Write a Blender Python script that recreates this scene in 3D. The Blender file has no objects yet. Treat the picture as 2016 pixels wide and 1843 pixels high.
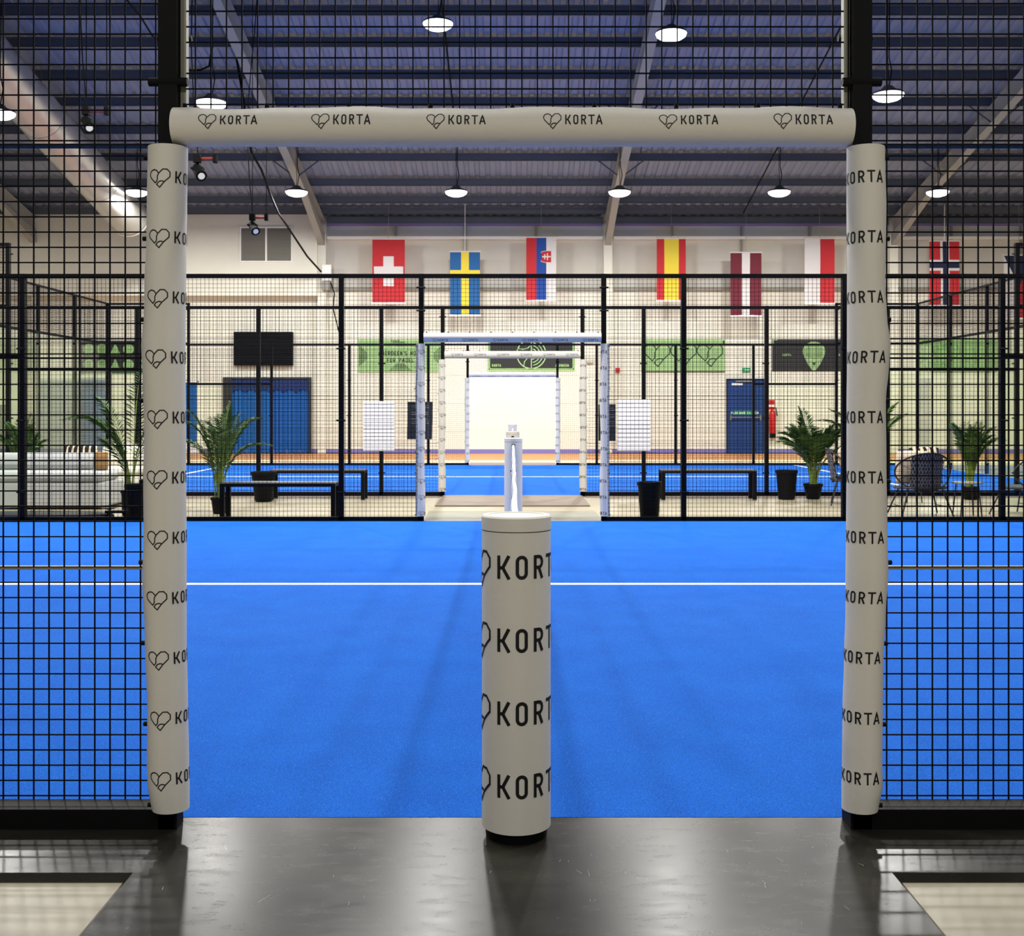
import bpy, math, random
from mathutils import Vector, Matrix
R = math.radians
random.seed(7)
C = bpy.context.scene.collection
SC = bpy.context.scene

# ---------------------------------------------------------------- camera, world, exposure
cam_d = bpy.data.cameras.new('camera'); cam = bpy.data.objects.new('camera', cam_d); C.objects.link(cam)
cam.location = (0, 0, 1.336); cam.rotation_euler = (R(90), 0, 0)
cam_d.sensor_width = 36.0; cam_d.lens = 39.34; cam_d.shift_x = -0.0005; cam_d.shift_y = -0.0558
cam_d.clip_start = 0.05; cam_d.clip_end = 200
cam_d.dof.use_dof = True; cam_d.dof.focus_distance = 3.9; cam_d.dof.aperture_fstop = 13
SC.camera = cam
w = bpy.data.worlds.new('hall_world'); SC.world = w; w.use_nodes = True
w.node_tree.nodes['Background'].inputs[0].default_value = (0.5, 0.55, 0.7, 1)
w.node_tree.nodes['Background'].inputs[1].default_value = 0.02
SC.view_settings.view_transform = 'Standard'; SC.view_settings.look = 'None'
SC.view_settings.exposure = -0.1; SC.view_settings.gamma = 1.0
SC.view_settings.use_curve_mapping = False
LAMP_W = 455.0            # watts of each hanging lamp
LAMP_COL = (1.0, 0.98, 0.925)

# ---------------------------------------------------------------- helpers
def srgb(r, g, b):
    f = lambda c: (c/255/12.92 if c/255 <= .04045 else ((c/255+.055)/1.055)**2.4)
    return (f(r), f(g), f(b), 1)

def mat(name, col, rough=.6, metal=0, noise=None, bump=None, spec=.5, emit=None, stretch=None):
    """noise=(scale, col2, amount)   bump=(scale, strength, distance)"""
    m = bpy.data.materials.new(name); m.use_nodes = True
    nt = m.node_tree; b = nt.nodes['Principled BSDF']
    b.inputs['Base Color'].default_value = col; b.inputs['Roughness'].default_value = rough
    b.inputs['Metallic'].default_value = metal; b.inputs['Specular IOR Level'].default_value = spec
    tc = nt.nodes.new('ShaderNodeTexCoord'); mp = nt.nodes.new('ShaderNodeMapping')
    nt.links.new(tc.outputs['Object'], mp.inputs[0])
    if stretch: mp.inputs['Scale'].default_value = stretch
    if noise:
        n = nt.nodes.new('ShaderNodeTexNoise'); n.inputs['Scale'].default_value = noise[0]; n.inputs['Detail'].default_value = 5
        nt.links.new(mp.outputs[0], n.inputs[0])
        cr = nt.nodes.new('ShaderNodeValToRGB'); cr.color_ramp.elements[0].position = .5-noise[2]/2; cr.color_ramp.elements[1].position = .5+noise[2]/2
        cr.color_ramp.elements[0].color = col; cr.color_ramp.elements[1].color = noise[1]
        nt.links.new(n.outputs[0], cr.inputs[0]); nt.links.new(cr.outputs[0], b.inputs['Base Color'])
    if bump:
        n = nt.nodes.new('ShaderNodeTexNoise'); n.inputs['Scale'].default_value = bump[0]; n.inputs['Detail'].default_value = 3
        nt.links.new(mp.outputs[0], n.inputs[0])
        bp = nt.nodes.new('ShaderNodeBump'); bp.inputs['Strength'].default_value = bump[1]; bp.inputs['Distance'].default_value = bump[2]
        nt.links.new(n.outputs[0], bp.inputs['Height']); nt.links.new(bp.outputs[0], b.inputs['Normal'])
    if emit:
        b.inputs['Emission Color'].default_value = emit[0]; b.inputs['Emission Strength'].default_value = emit[1]
    return m

class MB:
    """collects geometry in world coordinates; build() links it as ONE mesh object"""
    def __init__(s): s.v = []; s.f = []; s.m = []; s.cur = 0
    def add(s, vs, fs):
        n = len(s.v); s.v += [tuple(p) for p in vs]
        for f in fs: s.f.append([n+i for i in f]); s.m.append(s.cur)
    def box(s, x0, x1, y0, y1, z0, z1):
        if x0 > x1: x0, x1 = x1, x0
        if y0 > y1: y0, y1 = y1, y0
        if z0 > z1: z0, z1 = z1, z0
        s.add([(x0,y0,z0),(x1,y0,z0),(x1,y1,z0),(x0,y1,z0),(x0,y0,z1),(x1,y0,z1),(x1,y1,z1),(x0,y1,z1)],
              [(0,3,2,1),(4,5,6,7),(0,1,5,4),(1,2,6,5),(2,3,7,6),(3,0,4,7)])
    def bar(s, a, b, wx, wz, up=(0,0,1)):
        a = Vector(a); b = Vector(b); d = (b-a).normalized(); up = Vector(up)
        sd = d.cross(up)
        if sd.length < 1e-4: sd = Vector((1,0,0))
        sd.normalize(); u = sd.cross(d).normalized()
        P = []
        for c in (a, b):
            for i, j in ((-1,-1),(1,-1),(1,1),(-1,1)): P.append(c + sd*i*wx/2 + u*j*wz/2)
        s.add(P, [(0,1,2,3),(7,6,5,4),(0,4,5,1),(1,5,6,2),(2,6,7,3),(3,7,4,0)])
    def tube(s, pts, r, n=8, closed=False, cap=True):
        pts = [Vector(p) for p in pts]; L = len(pts); rs = r if isinstance(r, (list, tuple)) else [r]*L
        ref = None; V = []; F = []
        for i, p in enumerate(pts):
            if closed: d = pts[(i+1) % L]-pts[i-1]
            else: d = pts[min(i+1, L-1)]-pts[max(i-1, 0)]
            d.normalize()
            if ref is None:
                ref = Vector((0,0,1)) if abs(d.z) < .9 else Vector((1,0,0))
            sd = d.cross(ref)
            if sd.length < 1e-5: sd = d.cross(Vector((0,1,0)))
            sd.normalize(); u = sd.cross(d).normalized(); ref = u
            for k in range(n):
                t = 2*math.pi*k/n; V.append(p+sd*math.cos(t)*rs[i]+u*math.sin(t)*rs[i])
        m = L if closed else L-1
        for i in range(m):
            for k in range(n):
                a = i*n+k; b = i*n+(k+1) % n; c = ((i+1) % L)*n+(k+1) % n; d2 = ((i+1) % L)*n+k
                F.append((a,b,c,d2))
        if cap and not closed: F.append(tuple(range(n))[::-1]); F.append(tuple((L-1)*n+k for k in range(n)))
        s.add(V, F)
    def lathe(s, prof, c, n=32):
        """prof: list of (r, z) bottom to top, around vertical axis at c"""
        V = []; F = []; L = len(prof)
        for r, z in prof:
            for k in range(n):
                t = 2*math.pi*k/n; V.append((c[0]+r*math.cos(t), c[1]+r*math.sin(t), c[2]+z))
        for i in range(L-1):
            for k in range(n): F.append((i*n+k, i*n+(k+1) % n, (i+1)*n+(k+1) % n, (i+1)*n+k))
        if prof[0][0] > 1e-4: F.append(tuple(range(n))[::-1])
        if prof[-1][0] > 1e-4: F.append(tuple((L-1)*n+k for k in range(n)))
        s.add(V, F)
    def extrude(s, poly, fn, d0, d1):
        """poly list of 2D points, fn(u, v, d) -> 3D"""
        n = len(poly); V = [fn(u, v, d0) for u, v in poly]+[fn(u, v, d1) for u, v in poly]
        s.add(V, [tuple(range(n))[::-1], tuple(range(n, 2*n))]+[(i, (i+1) % n, n+(i+1) % n, n+i) for i in range(n)])
    def build(s, name, mats, parent=None, smooth=False, bevel=0, kind=None, label=None):
        if not isinstance(mats, (list, tuple)): mats = [mats]
        xs = [p[0] for p in s.v]; ys = [p[1] for p in s.v]; zs = [p[2] for p in s.v]
        o0 = Vector(((min(xs)+max(xs))/2, (min(ys)+max(ys))/2, min(zs)))
        me = bpy.data.meshes.new(name); me.from_pydata([(p[0]-o0.x, p[1]-o0.y, p[2]-o0.z) for p in s.v], [], s.f)
        for mm in mats: me.materials.append(mm)
        for i, p in enumerate(me.polygons): p.material_index = s.m[i]; p.use_smooth = smooth
        me.update()
        o = bpy.data.objects.new(name, me); C.objects.link(o); o.location = o0
        if smooth:
            try:
                me.set_sharp_from_angle(angle=R(40))
            except Exception: pass
        if bevel:
            bv = o.modifiers.new('bevel', 'BEVEL'); bv.width = bevel; bv.segments = 2; bv.limit_method = 'ANGLE'
        if parent: attach(o, parent)
        if kind: o['kind'] = kind
        if label: o['label'] = label
        return o

def world_of(o):
    m = Matrix.LocRotScale(o.location, o.rotation_euler, None)
    if o.parent: m = world_of(o.parent) @ o.matrix_parent_inverse @ m
    return m
def attach(o, p):
    o.parent = p; o.matrix_parent_inverse = world_of(p).inverted()
def tag(o, label, cat, group=None):
    o['label'] = label; o['category'] = cat
    if group: o['group'] = group
    return o
def thing(name, loc, label, cat, group=None):
    o = bpy.data.objects.new(name, None); C.objects.link(o); o.location = loc; o.empty_display_size = .1
    return tag(o, label, cat, group)
def struct(o, label=None):
    o['kind'] = 'structure'
    if label: o['label'] = label
    return o
def copy_tree(o, parent=None):
    c = o.copy(); C.objects.link(c)
    if parent: c.parent = parent
    for ch in list(o.children): copy_tree(ch, c)
    return c
def copy_to(o, loc, rz, label, group=None):
    c = copy_tree(o); c.location = loc; c.rotation_euler = (0, 0, rz); c['label'] = label
    if group: c['group'] = group
    return c

# ---------------------------------------------------------------- stroke lettering
def arc(cx, cy, rx, ry, a0, a1, n=8):
    return [(cx+rx*math.cos(R(a0+(a1-a0)*i/n)), cy+ry*math.sin(R(a0+(a1-a0)*i/n))) for i in range(n+1)]
def cap_o(w0, w1):
    r = (w1-w0)/2; m = (w0+w1)/2
    return arc(m, 1-.06-r, r, r, 180, 0, 8)+arc(m, .06+r, r, r, 0, -180, 8)
G = {
 'K': (.58, [[(.06,0),(.06,1)], [(.06,.48),(.26,.48)], [(.52,1),(.25,.48),(.53,0)]]),
 'O': (.5, [('c', cap_o(.06,.44))]),
 'R': (.5, [[(.06,0),(.06,.94),(.26,.94)]+arc(.26,.71,.18,.23,90,-90,6)+[(.06,.48)], [(.25,.48),(.45,0)]]),
 'T': (.66, [[(0,.94),(.66,.94)], [(.33,.94),(.33,0)]]),
 'A': (.62, [[(.04,0),(.31,.97),(.58,0)], [(.12,.3),(.5,.3)]]),
 'B': (.48, [('c', [(.06,.06),(.06,.94),(.25,.94)]+arc(.25,.73,.16,.21,90,-90,5)+arc(.25,.29,.18,.23,90,-90,5)), [(.06,.52),(.25,.52)]]),
 'E': (.44, [[(.44,.94),(.06,.94),(.06,.06),(.44,.06)], [(.06,.5),(.38,.5)]]),
 'F': (.44, [[(.44,.94),(.06,.94),(.06,0)], [(.06,.5),(.38,.5)]]),
 'D': (.5, [('c', [(.06,.06),(.06,.94),(.24,.94)]+arc(.24,.74,.2,.2,90,0,4)+arc(.24,.26,.2,.2,0,-90,4))]),
 'N': (.5, [[(.06,0),(.06,.97),(.44,.03),(.44,1)]]),
 'S': (.48, [arc(.24,.72,.18,.22,20,270,8)+arc(.24,.28,.18,.22,90,-160,8)]),
 'H': (.5, [[(.06,0),(.06,1)], [(.44,0),(.44,1)], [(.06,.5),(.44,.5)]]),
 'M': (.62, [[(.06,0),(.06,.95),(.31,.35),(.56,.95),(.56,0)]]),
 'P': (.48, [[(.06,0),(.06,.94),(.25,.94)]+arc(.25,.71,.18,.23,90,-90,6)+[(.06,.48)]]),
 'L': (.42, [[(.06,1),(.06,.06),(.42,.06)]]),
 'U': (.5, [[(.06,1),(.06,.25)]+arc(.25,.25,.19,.19,180,360,6)+[(.44,1)]]),
 'I': (.12, [[(.06,0),(.06,1)]]),
 'X': (.52, [[(.04,0),(.48,1)], [(.04,1),(.48,0)]]),
 "'": (.12, [[(.06,1),(.06,.75)]]),
 ' ': (.35, []),
}
KX = {'K':0, 'O':.82, 'R':1.62, 'T':2.34, 'A':3.14}
_h = lambda pts: [((x-938)/112, (715-y)/112) for x, y in pts]
HEART = [('c', _h([(785,630),(764,604),(738,594),(708,604),(693,624),(690,645),(700,668),(754,720),(768,703),(773,690),(773,656)])),
         _h([(785,630),(822,592),(862,592),(888,620),(888,662),(838,710)]),
         ('c', _h([(838,710),(822,703),(802,704),(784,713),(768,735),(798,763)]))]

def ribbon(mb, pts, wd, fn, closed=False, maxseg=.5):
    pts = [p for i, p in enumerate(pts) if i == 0 or math.hypot(p[0]-pts[i-1][0], p[1]-pts[i-1][1]) > 1e-5]
    P = []
    n = len(pts); rng = n if closed else n-1
    for i in range(rng):                                   # subdivide long runs
        a = pts[i]; b = pts[(i+1) % n]; L = math.hypot(b[0]-a[0], b[1]-a[1]); k = max(1, int(math.ceil(L/maxseg)))
        for j in range(k): P.append((a[0]+(b[0]-a[0])*j/k, a[1]+(b[1]-a[1])*j/k))
    if not closed: P.append(pts[-1])
    n = len(P); V = []
    for i in range(n):
        a = P[i-1] if (closed or i > 0) else None; c = P[(i+1) % n] if (closed or i < n-1) else None; p = P[i]
        def nr(u, v):
            dx, dy = v[0]-u[0], v[1]-u[1]; l = math.hypot(dx, dy) or 1; return (-dy/l, dx/l)
        if a and c:
            n1 = nr(a, p); n2 = nr(p, c); mx, my = n1[0]+n2[0], n1[1]+n2[1]; l = math.hypot(mx, my) or 1; mx /= l; my /= l
            s = 1/max(.5, mx*n1[0]+my*n1[1])
        else:
            mx, my = nr(a or p, c or p) if (a or c) else (0, 1); s = 1
            if a is None: mx, my = nr(p, c)
            if c is None: mx, my = nr(a, p)
        V.append(fn(p[0]+mx*s*wd/2, p[1]+my*s*wd/2)); V.append(fn(p[0]-mx*s*wd/2, p[1]-my*s*wd/2))
    F = []
    for i in range(n if closed else n-1):
        j = (i+1) % n; F.append((2*i, 2*i+1, 2*j+1, 2*j))
    mb.add(V, F)
def glyphs(mb, strokes, wd, fn, ox, oy, h, maxseg=.25):
    for st in strokes:
        cl = isinstance(st, tuple) and st[0] == 'c'; p = st[1] if cl else st
        ribbon(mb, [(ox+x*h, oy+y*h) for x, y in p], wd*h, fn, cl, maxseg*h)
def text(mb, s, wd, fn, ox, oy, h, gap=.24, center=False):
    W = sum(G[c][0]+gap for c in s)-gap
    x = -W/2 if center else 0
    for c in s:
        glyphs(mb, G[c][1], wd, fn, ox+x*h, oy, h); x += G[c][0]+gap
def logo(mb, fn, ox, oy, h, heart=True, word=True, wd=.115):
    if word:
        for c in 'KORTA': glyphs(mb, G[c][1], wd, fn, ox+KX[c]*h, oy, h)
    if heart: glyphs(mb, HEART, .09 if wd < .142 else .112, fn, ox, oy, h)

# ---------------------------------------------------------------- materials
M = {}
M['turf'] = mat('blue_turf', srgb(5,104,212), .9, noise=(3.0, srgb(2,93,201), .6), bump=(700, .55, .006), spec=.15)
def _turf():
    nt = M['turf'].node_tree; b = nt.nodes['Principled BSDF']
    src = b.inputs['Base Color'].links[0].from_socket
    tc = [n for n in nt.nodes if n.type == 'TEX_COORD'][0]
    v = nt.nodes.new('ShaderNodeTexNoise'); v.inputs['Scale'].default_value = 190; v.inputs['Detail'].default_value = 2
    nt.links.new(tc.outputs['Object'], v.inputs[0])
    cr = nt.nodes.new('ShaderNodeValToRGB'); cr.color_ramp.elements[0].position = .62; cr.color_ramp.elements[1].position = .74
    cr.color_ramp.elements[0].color = (0,0,0,1); cr.color_ramp.elements[1].color = (1,1,1,1)
    nt.links.new(v.outputs[0], cr.inputs[0])
    mx = nt.nodes.new('ShaderNodeMixRGB'); mx.inputs[2].default_value = srgb(96,158,250)
    ml = nt.nodes.new('ShaderNodeMath'); ml.operation = 'MULTIPLY'; ml.inputs[1].default_value = .8
    nt.links.new(cr.outputs[0], ml.inputs[0]); nt.links.new(ml.outputs[0], mx.inputs[0]); nt.links.new(src, mx.inputs[1])
    v2 = nt.nodes.new('ShaderNodeTexNoise'); v2.inputs['Scale'].default_value = 210; nt.links.new(tc.outputs['Object'], v2.inputs[0])
    c2 = nt.nodes.new('ShaderNodeValToRGB'); c2.color_ramp.elements[0].position = .3; c2.color_ramp.elements[1].position = .5
    c2.color_ramp.elements[0].color = (.45,.45,.45,1); c2.color_ramp.elements[1].color = (1,1,1,1)
    nt.links.new(v2.outputs[0], c2.inputs[0])
    m2 = nt.nodes.new('ShaderNodeMixRGB'); m2.blend_type = 'MULTIPLY'; m2.inputs[0].default_value = 1
    nt.links.new(mx.outputs[0], m2.inputs[1]); nt.links.new(c2.outputs[0], m2.inputs[2]); nt.links.new(m2.outputs[0], b.inputs['Base Color'])
_turf()
M['line'] = mat('court_line_white', srgb(245,248,250), .8)
M['pad'] = mat('pad_vinyl', srgb(222,218,208), .55, noise=(900, srgb(205,200,189), .9), bump=(40, .15, .004), spec=.3)
M['black'] = mat('black_powder_coat', (.003,.003,.0035,1), .6, spec=.12)
M['print'] = mat('black_print', (.006,.006,.008,1), .6, spec=.3)
M['steel'] = mat('galvanised_angle', srgb(120,118,105), .5, .3)
M['foam'] = mat('dark_foam', (.02,.02,.02,1), .9)
M['wire'] = mat('black_wire', (.003,.003,.005,1), .7, spec=.08)
M['wall'] = mat('cream_wall', srgb(230,228,215), .8, noise=(.7, srgb(222,220,207), .5), bump=(8, .1, .01))
M['wall_up'] = mat('grey_cladding', srgb(205,203,192), .75, noise=(.9, srgb(195,193,184), .5))
M['wall_side'] = mat('grey_side_wall', srgb(196,194,182), .8)
M['skirt'] = mat('purple_skirting', srgb(120,112,175), .7)
M['sheet'] = mat('roof_sheet', srgb(126,137,160), .6, noise=(.5, srgb(118,130,154), .5))
M['purlin'] = mat('galvanised_purlin', srgb(92,97,108), .5, .2)
M['rafter'] = mat('painted_rafter', srgb(146,150,148), .6)
M['conc'] = mat('pale_concrete', srgb(172,164,140), .38, noise=(2.2, srgb(150,138,112), .6), bump=(25, .1, .003))
M['mat_dk'] = mat('dark_resin', (.034,.031,.024,1), .3, noise=(5, (.012,.0115,.0095,1), .5), bump=(160, .015, .0004), spec=.19, stretch=(.5,1.5,1))
def _floor():
    nt = M['mat_dk'].node_tree; b = nt.nodes['Principled BSDF']
    tc = [n for n in nt.nodes if n.type == 'TEX_COORD'][0]
    mp = nt.nodes.new('ShaderNodeMapping'); mp.inputs['Scale'].default_value = (1.3, 4, 1); nt.links.new(tc.outputs['Object'], mp.inputs[0])
    n = nt.nodes.new('ShaderNodeTexNoise'); n.inputs['Scale'].default_value = 6; n.inputs['Detail'].default_value = 9; n.inputs['Roughness'].default_value = .7
    nt.links.new(mp.outputs[0], n.inputs[0])
    cr = nt.nodes.new('ShaderNodeMapRange'); cr.inputs[1].default_value = .3; cr.inputs[2].default_value = .7; cr.inputs[3].default_value = .23; cr.inputs[4].default_value = .29
    nt.links.new(n.outputs[0], cr.inputs[0]); nt.links.new(cr.outputs[0], b.inputs['Roughness'])
    # pale scuffs and grit
    v = nt.nodes.new('ShaderNodeTexNoise'); v.inputs['Scale'].default_value = 130; v.inputs['Detail'].default_value = 6; nt.links.new(tc.outputs['Object'], v.inputs[0])
    c2 = nt.nodes.new('ShaderNodeValToRGB'); c2.color_ramp.elements[0].position = .74; c2.color_ramp.elements[1].position = .78
    nt.links.new(v.outputs[0], c2.inputs[0])
    src = b.inputs['Base Color'].links[0].from_socket
    mx = nt.nodes.new('ShaderNodeMixRGB'); mx.inputs[2].default_value = (.35,.35,.32,1)
    nt.links.new(c2.outputs[0], mx.inputs[0]); nt.links.new(src, mx.inputs[1]); nt.links.new(mx.outputs[0], b.inputs['Base Color'])
_floor()
M['scratch'] = mat('pale_scratch', srgb(190,188,176), .6)
M['mat_gr'] = mat('grey_green_mat', srgb(132,130,112), .45, noise=(3, srgb(116,114,98), .6))
M['mat_br'] = mat('brown_mat', srgb(128,112,98), .5, noise=(3, srgb(112,98,86), .6))
M['tan'] = mat('tan_sports_floor', srgb(190,132,74), .5, noise=(1.2, srgb(172,115,62), .6))
M['palefloor'] = mat('pale_walkway', srgb(226,212,180), .4, noise=(1.5, srgb(212,196,165), .6))
M['blue_door'] = mat('blue_door_paint', srgb(5,54,118), .5)
M['blue_dk'] = mat('dark_blue', srgb(22,34,60), .6)
M['curtain'] = mat('blue_curtain', srgb(6,88,166), .8)
M['valance'] = mat('dark_blue_valance', srgb(8,38,96), .8)
M['green'] = mat('banner_green', srgb(148,186,126), .6)
M['green_l'] = mat('banner_lime', srgb(178,226,150), .6)
M['green_d'] = mat('banner_dark_green', srgb(30,52,24), .6)
M['charcoal'] = mat('banner_charcoal', srgb(34,35,36), .6)
M['white'] = mat('white_paint', srgb(240,240,238), .5)
M['sheetpaper'] = mat('white_board', srgb(226,226,238), .6)
M['grey'] = mat('grey_paint', srgb(140,138,130), .6)
M['louvre'] = mat('louvre_grey', srgb(126,122,112), .6)
M['duct'] = mat('galvanised_duct', srgb(190,190,186), .32, .55)
M['cable'] = mat('black_cable', (.006,.006,.006,1), .8, spec=.08)
M['red_bar'] = mat('red_bar', srgb(120,30,18), .5)
M['lens'] = mat('lens_glass', srgb(210,210,205), .1, 0, emit=((1,.97,.9,1), .08))
M['lamp'] = mat('lamp_diffuser', (1,1,1,1), .5, emit=((1,.98,.93,1), 9))
M['lamp_body'] = mat('lamp_housing', srgb(70,70,72), .4, .5)
M['red'] = mat('flag_red', srgb(176,32,40), .8)
M['crimson'] = mat('flag_maroon', srgb(98,22,40), .8)
M['fblue'] = mat('flag_blue', srgb(22,84,142), .8)
M['rblue'] = mat('flag_royal', srgb(14,62,142), .8)
M['navy'] = mat('flag_navy', srgb(12,22,58), .8)
M['fyel'] = mat('flag_yellow', srgb(212,190,56), .8)
M['fwhite'] = mat('flag_white', srgb(204,199,199), .8)
M['ext_red'] = mat('extinguisher_red', srgb(190,26,36), .4)
M['exit_g'] = mat('exit_green', srgb(20,150,92), .5)
M['amber'] = mat('amber_label', srgb(236,170,96), .6)
M['pot'] = mat('black_planter', (.003,.003,.0035,1), .6, spec=.15)
M['soil'] = mat('soil', srgb(40,28,20), .9)
M['leaf'] = mat('palm_leaf', srgb(42,78,26), .55, noise=(9, srgb(82,118,40), .6))
M['stem'] = mat('palm_stem', srgb(120,140,58), .6)
M['sofa'] = mat('sofa_backlit_white', srgb(176,177,176), .9, bump=(60, .1, .003))  # white sofa; the grey of its backlit front is put into the colour
M['sofa_w'] = mat('sofa_white', srgb(232,228,210), .9)
M['brown_c'] = mat('tan_cushion', srgb(150,116,74), .9)
M['cush'] = mat('cream_cushion', srgb(228,208,182), .9)
M['stripe'] = mat('dark_stripe', srgb(24,20,18), .9)
M['wicker'] = mat('black_wicker', (.012,.012,.014,1), .6)
M['weave'] = mat('grey_weave', srgb(98,98,106), .8)
M['table'] = mat('table_top', srgb(112,110,92), .5)
M['bench'] = mat('bench_grey_top', srgb(96,96,92), .5)
def glass_mat():
    m = bpy.data.materials.new('tinted_glass'); m.use_nodes = True; nt = m.node_tree
    nt.nodes.remove(nt.nodes['Principled BSDF']); out = nt.nodes['Material Output']
    t = nt.nodes.new('ShaderNodeBsdfTransparent'); t.inputs[0].default_value = (.955,.985,.945,1)
    g = nt.nodes.new('ShaderNodeBsdfGlossy'); g.inputs['Roughness'].default_value = .02
    f = nt.nodes.new('ShaderNodeFresnel'); f.inputs[0].default_value = 1.45
    mx = nt.nodes.new('ShaderNodeMixShader'); ml = nt.nodes.new('ShaderNodeMath'); ml.operation = 'MULTIPLY'; ml.inputs[1].default_value = .35; nt.links.new(f.outputs[0], ml.inputs[0]); nt.links.new(ml.outputs[0], mx.inputs[0])
    nt.links.new(t.outputs[0], mx.inputs[1]); nt.links.new(g.outputs[0], mx.inputs[2]); nt.links.new(mx.outputs[0], out.inputs[0])
    return m
M['glass'] = glass_mat()

# ---------------------------------------------------------------- hall
XL, XR, YF, YB = -24.3, 21.3, -11.5, 35.5
RIDGE_Y = 12.0; SL = .218
def zroof(y):                                         # underside of the roof sheet
    z = 15.22-SL*y
    return z if y >= RIDGE_Y else 15.22-SL*(2*RIDGE_Y-y)
FZ = -.02                                             # concrete level; courts and mats stand 2 cm proud
b = MB(); b.box(XL, XR, YF, YB, -.3, FZ)
floor = struct(b.build('floor', M['conc']), 'pale polished concrete hall floor')
b = MB(); b.box(XL, XR, 27.8, 30.6, FZ, FZ+.004); b.build('floor_strip', M['palefloor'], floor)
b = MB(); b.box(XL, XR, 30.6, 35.45, FZ, FZ+.006); b.build('floor_strip', M['tan'], floor, label='tan sports floor strip along the back wall')

def wall_panels(name, x0, x1, y0, y1, m, label):
    bb = MB()
    if x1-x0 > .5: bb.box(x0, x1, y0, y1, -.3, zroof(max(y0, y1))+.3)
    return struct(bb.build(name, m), label)
wb = wall_panels('wall_back', XL, XR, YB, YB+.2, M['wall'], 'cream painted back wall of the hall')
wf = wall_panels('wall_front', XL, XR, YF-.2, YF, M['wall_side'], 'grey front wall of the hall')
for nm, x0, x1 in (('wall_left', XL-.2, XL), ('wall_right', XR, XR+.2)):
    bb = MB()
    poly = [(YF,-.3),(YB,-.3),(YB,zroof(YB)+.1),(RIDGE_Y,zroof(RIDGE_Y)+.1),(YF,zroof(YF)+.1)]
    bb.extrude(poly, lambda u, v, d: (d, u, v), x0, x1)
    struct(bb.build(nm, M['wall_side']), 'grey side wall of the hall')
b = MB(); b.box(XL, XR, YB-.03, YB, FZ, .12); struct(b.build('baseboard_back', M['skirt']), 'purple skirting strip along the back wall')
# upper left wall section standing proud, with louvred window
b = MB(); b.box(XL, -6.12, YB-.45, YB, 4.95, zroof(YB)+.1); struct(b.build('wall_upper_left', M['wall']), 'plain upper wall section holding the louvred window')
# cladding, rails and droppers of the right bays
b = MB()
for x0, x1 in ((-5.85, 2.85), (3.2, 11.85), (12.2, XR)): b.box(x0, x1, YB-.02, YB, 5.25, 7.4)
b.build('cladding', M['wall_up'], wb)
for x0, x1 in ((-5.85, 2.85), (3.2, 11.85), (12.2, XR)):
    b = MB(); b.box(x0, x1, YB-.22, YB-.02, 6.76, 6.84); b.build('rail', M['white'], wb)
    b = MB(); b.box(x0, x1, YB-.12, YB-.02, 5.15, 5.25); b.build('rail', M['grey'], wb)
    b = MB(); b.box(x0, x1, YB-.28, YB-.02, 7.24, 7.44); b.build('eaves_beam', M['purlin'], wb)
    b = MB(); b.box(x0, x1, YB-.3, YB-.02, 7.20, 7.24); b.build('eaves_trim', M['skirt'], wb)
for i, x in enumerate((-3.7,-1.5,.74,5.05,7.25,9.4,13.9,16.1)):
    b = MB(); b.box(x-.03, x+.03, YB-.1, YB-.04, 5.25, 7.2); b.build('dropper', M['grey'], wb)
# roof: corrugated sheet
b = MB(); pitch = .3; rib = .1; dep = .045
xs = []; x = XL-.2
while x < XR+.2:
    xs += [(x, 0), (x+.035, -dep), (x+.035+rib, -dep), (x+.07+rib, 0)]; x += pitch
for (y0, y1) in ((YF-.2, RIDGE_Y), (RIDGE_Y, YB+.2)):
    V = []; F = []
    for (xx, dz) in xs: V += [(xx, y0, zroof(y0)+.05-dz), (xx, y1, zroof(y1)+.05-dz)]
    for i in range(len(xs)-1): F.append((2*i, 2*i+1, 2*i+3, 2*i+2))
    b.add(V, F)
for (y0, y1) in ((YF-.2, RIDGE_Y), (RIDGE_Y, YB+.2)):
    b.add([(XL-.2,y0,zroof(y0)+.3),(XR+.2,y0,zroof(y0)+.3),(XR+.2,y1,zroof(y1)+.3),(XL-.2,y1,zroof(y1)+.3)], [(0,1,2,3)])
ceil = struct(b.build('ceiling', M['sheet']), 'ribbed lavender grey metal roof sheeting')
PUR = [34.75, 33.9, 32.65, 31.0, 29.4, 27.9, 26.6, 25.2, 23.96, 22.6, 21.2, 19.8, 18.4, 17.0, 15.6, 14.2, 12.6]
for y in PUR+[10.5, 8, 5.5, 3, .5, -2, -4.5, -7, -9.5]:
    b = MB(); z = zroof(y); s = SL if y > RIDGE_Y else -SL
    b.box(XL, XR, y-.035, y-.025, z-.2, z); b.box(XL, XR, y-.035, y+.05, z-.2, z-.188); b.box(XL, XR, y-.1, y-.03, z-.01, z)
    b.build('purlin', M['purlin'], ceil)
RAF = (-24, -15, -6, 3, 12, 21)
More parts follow.
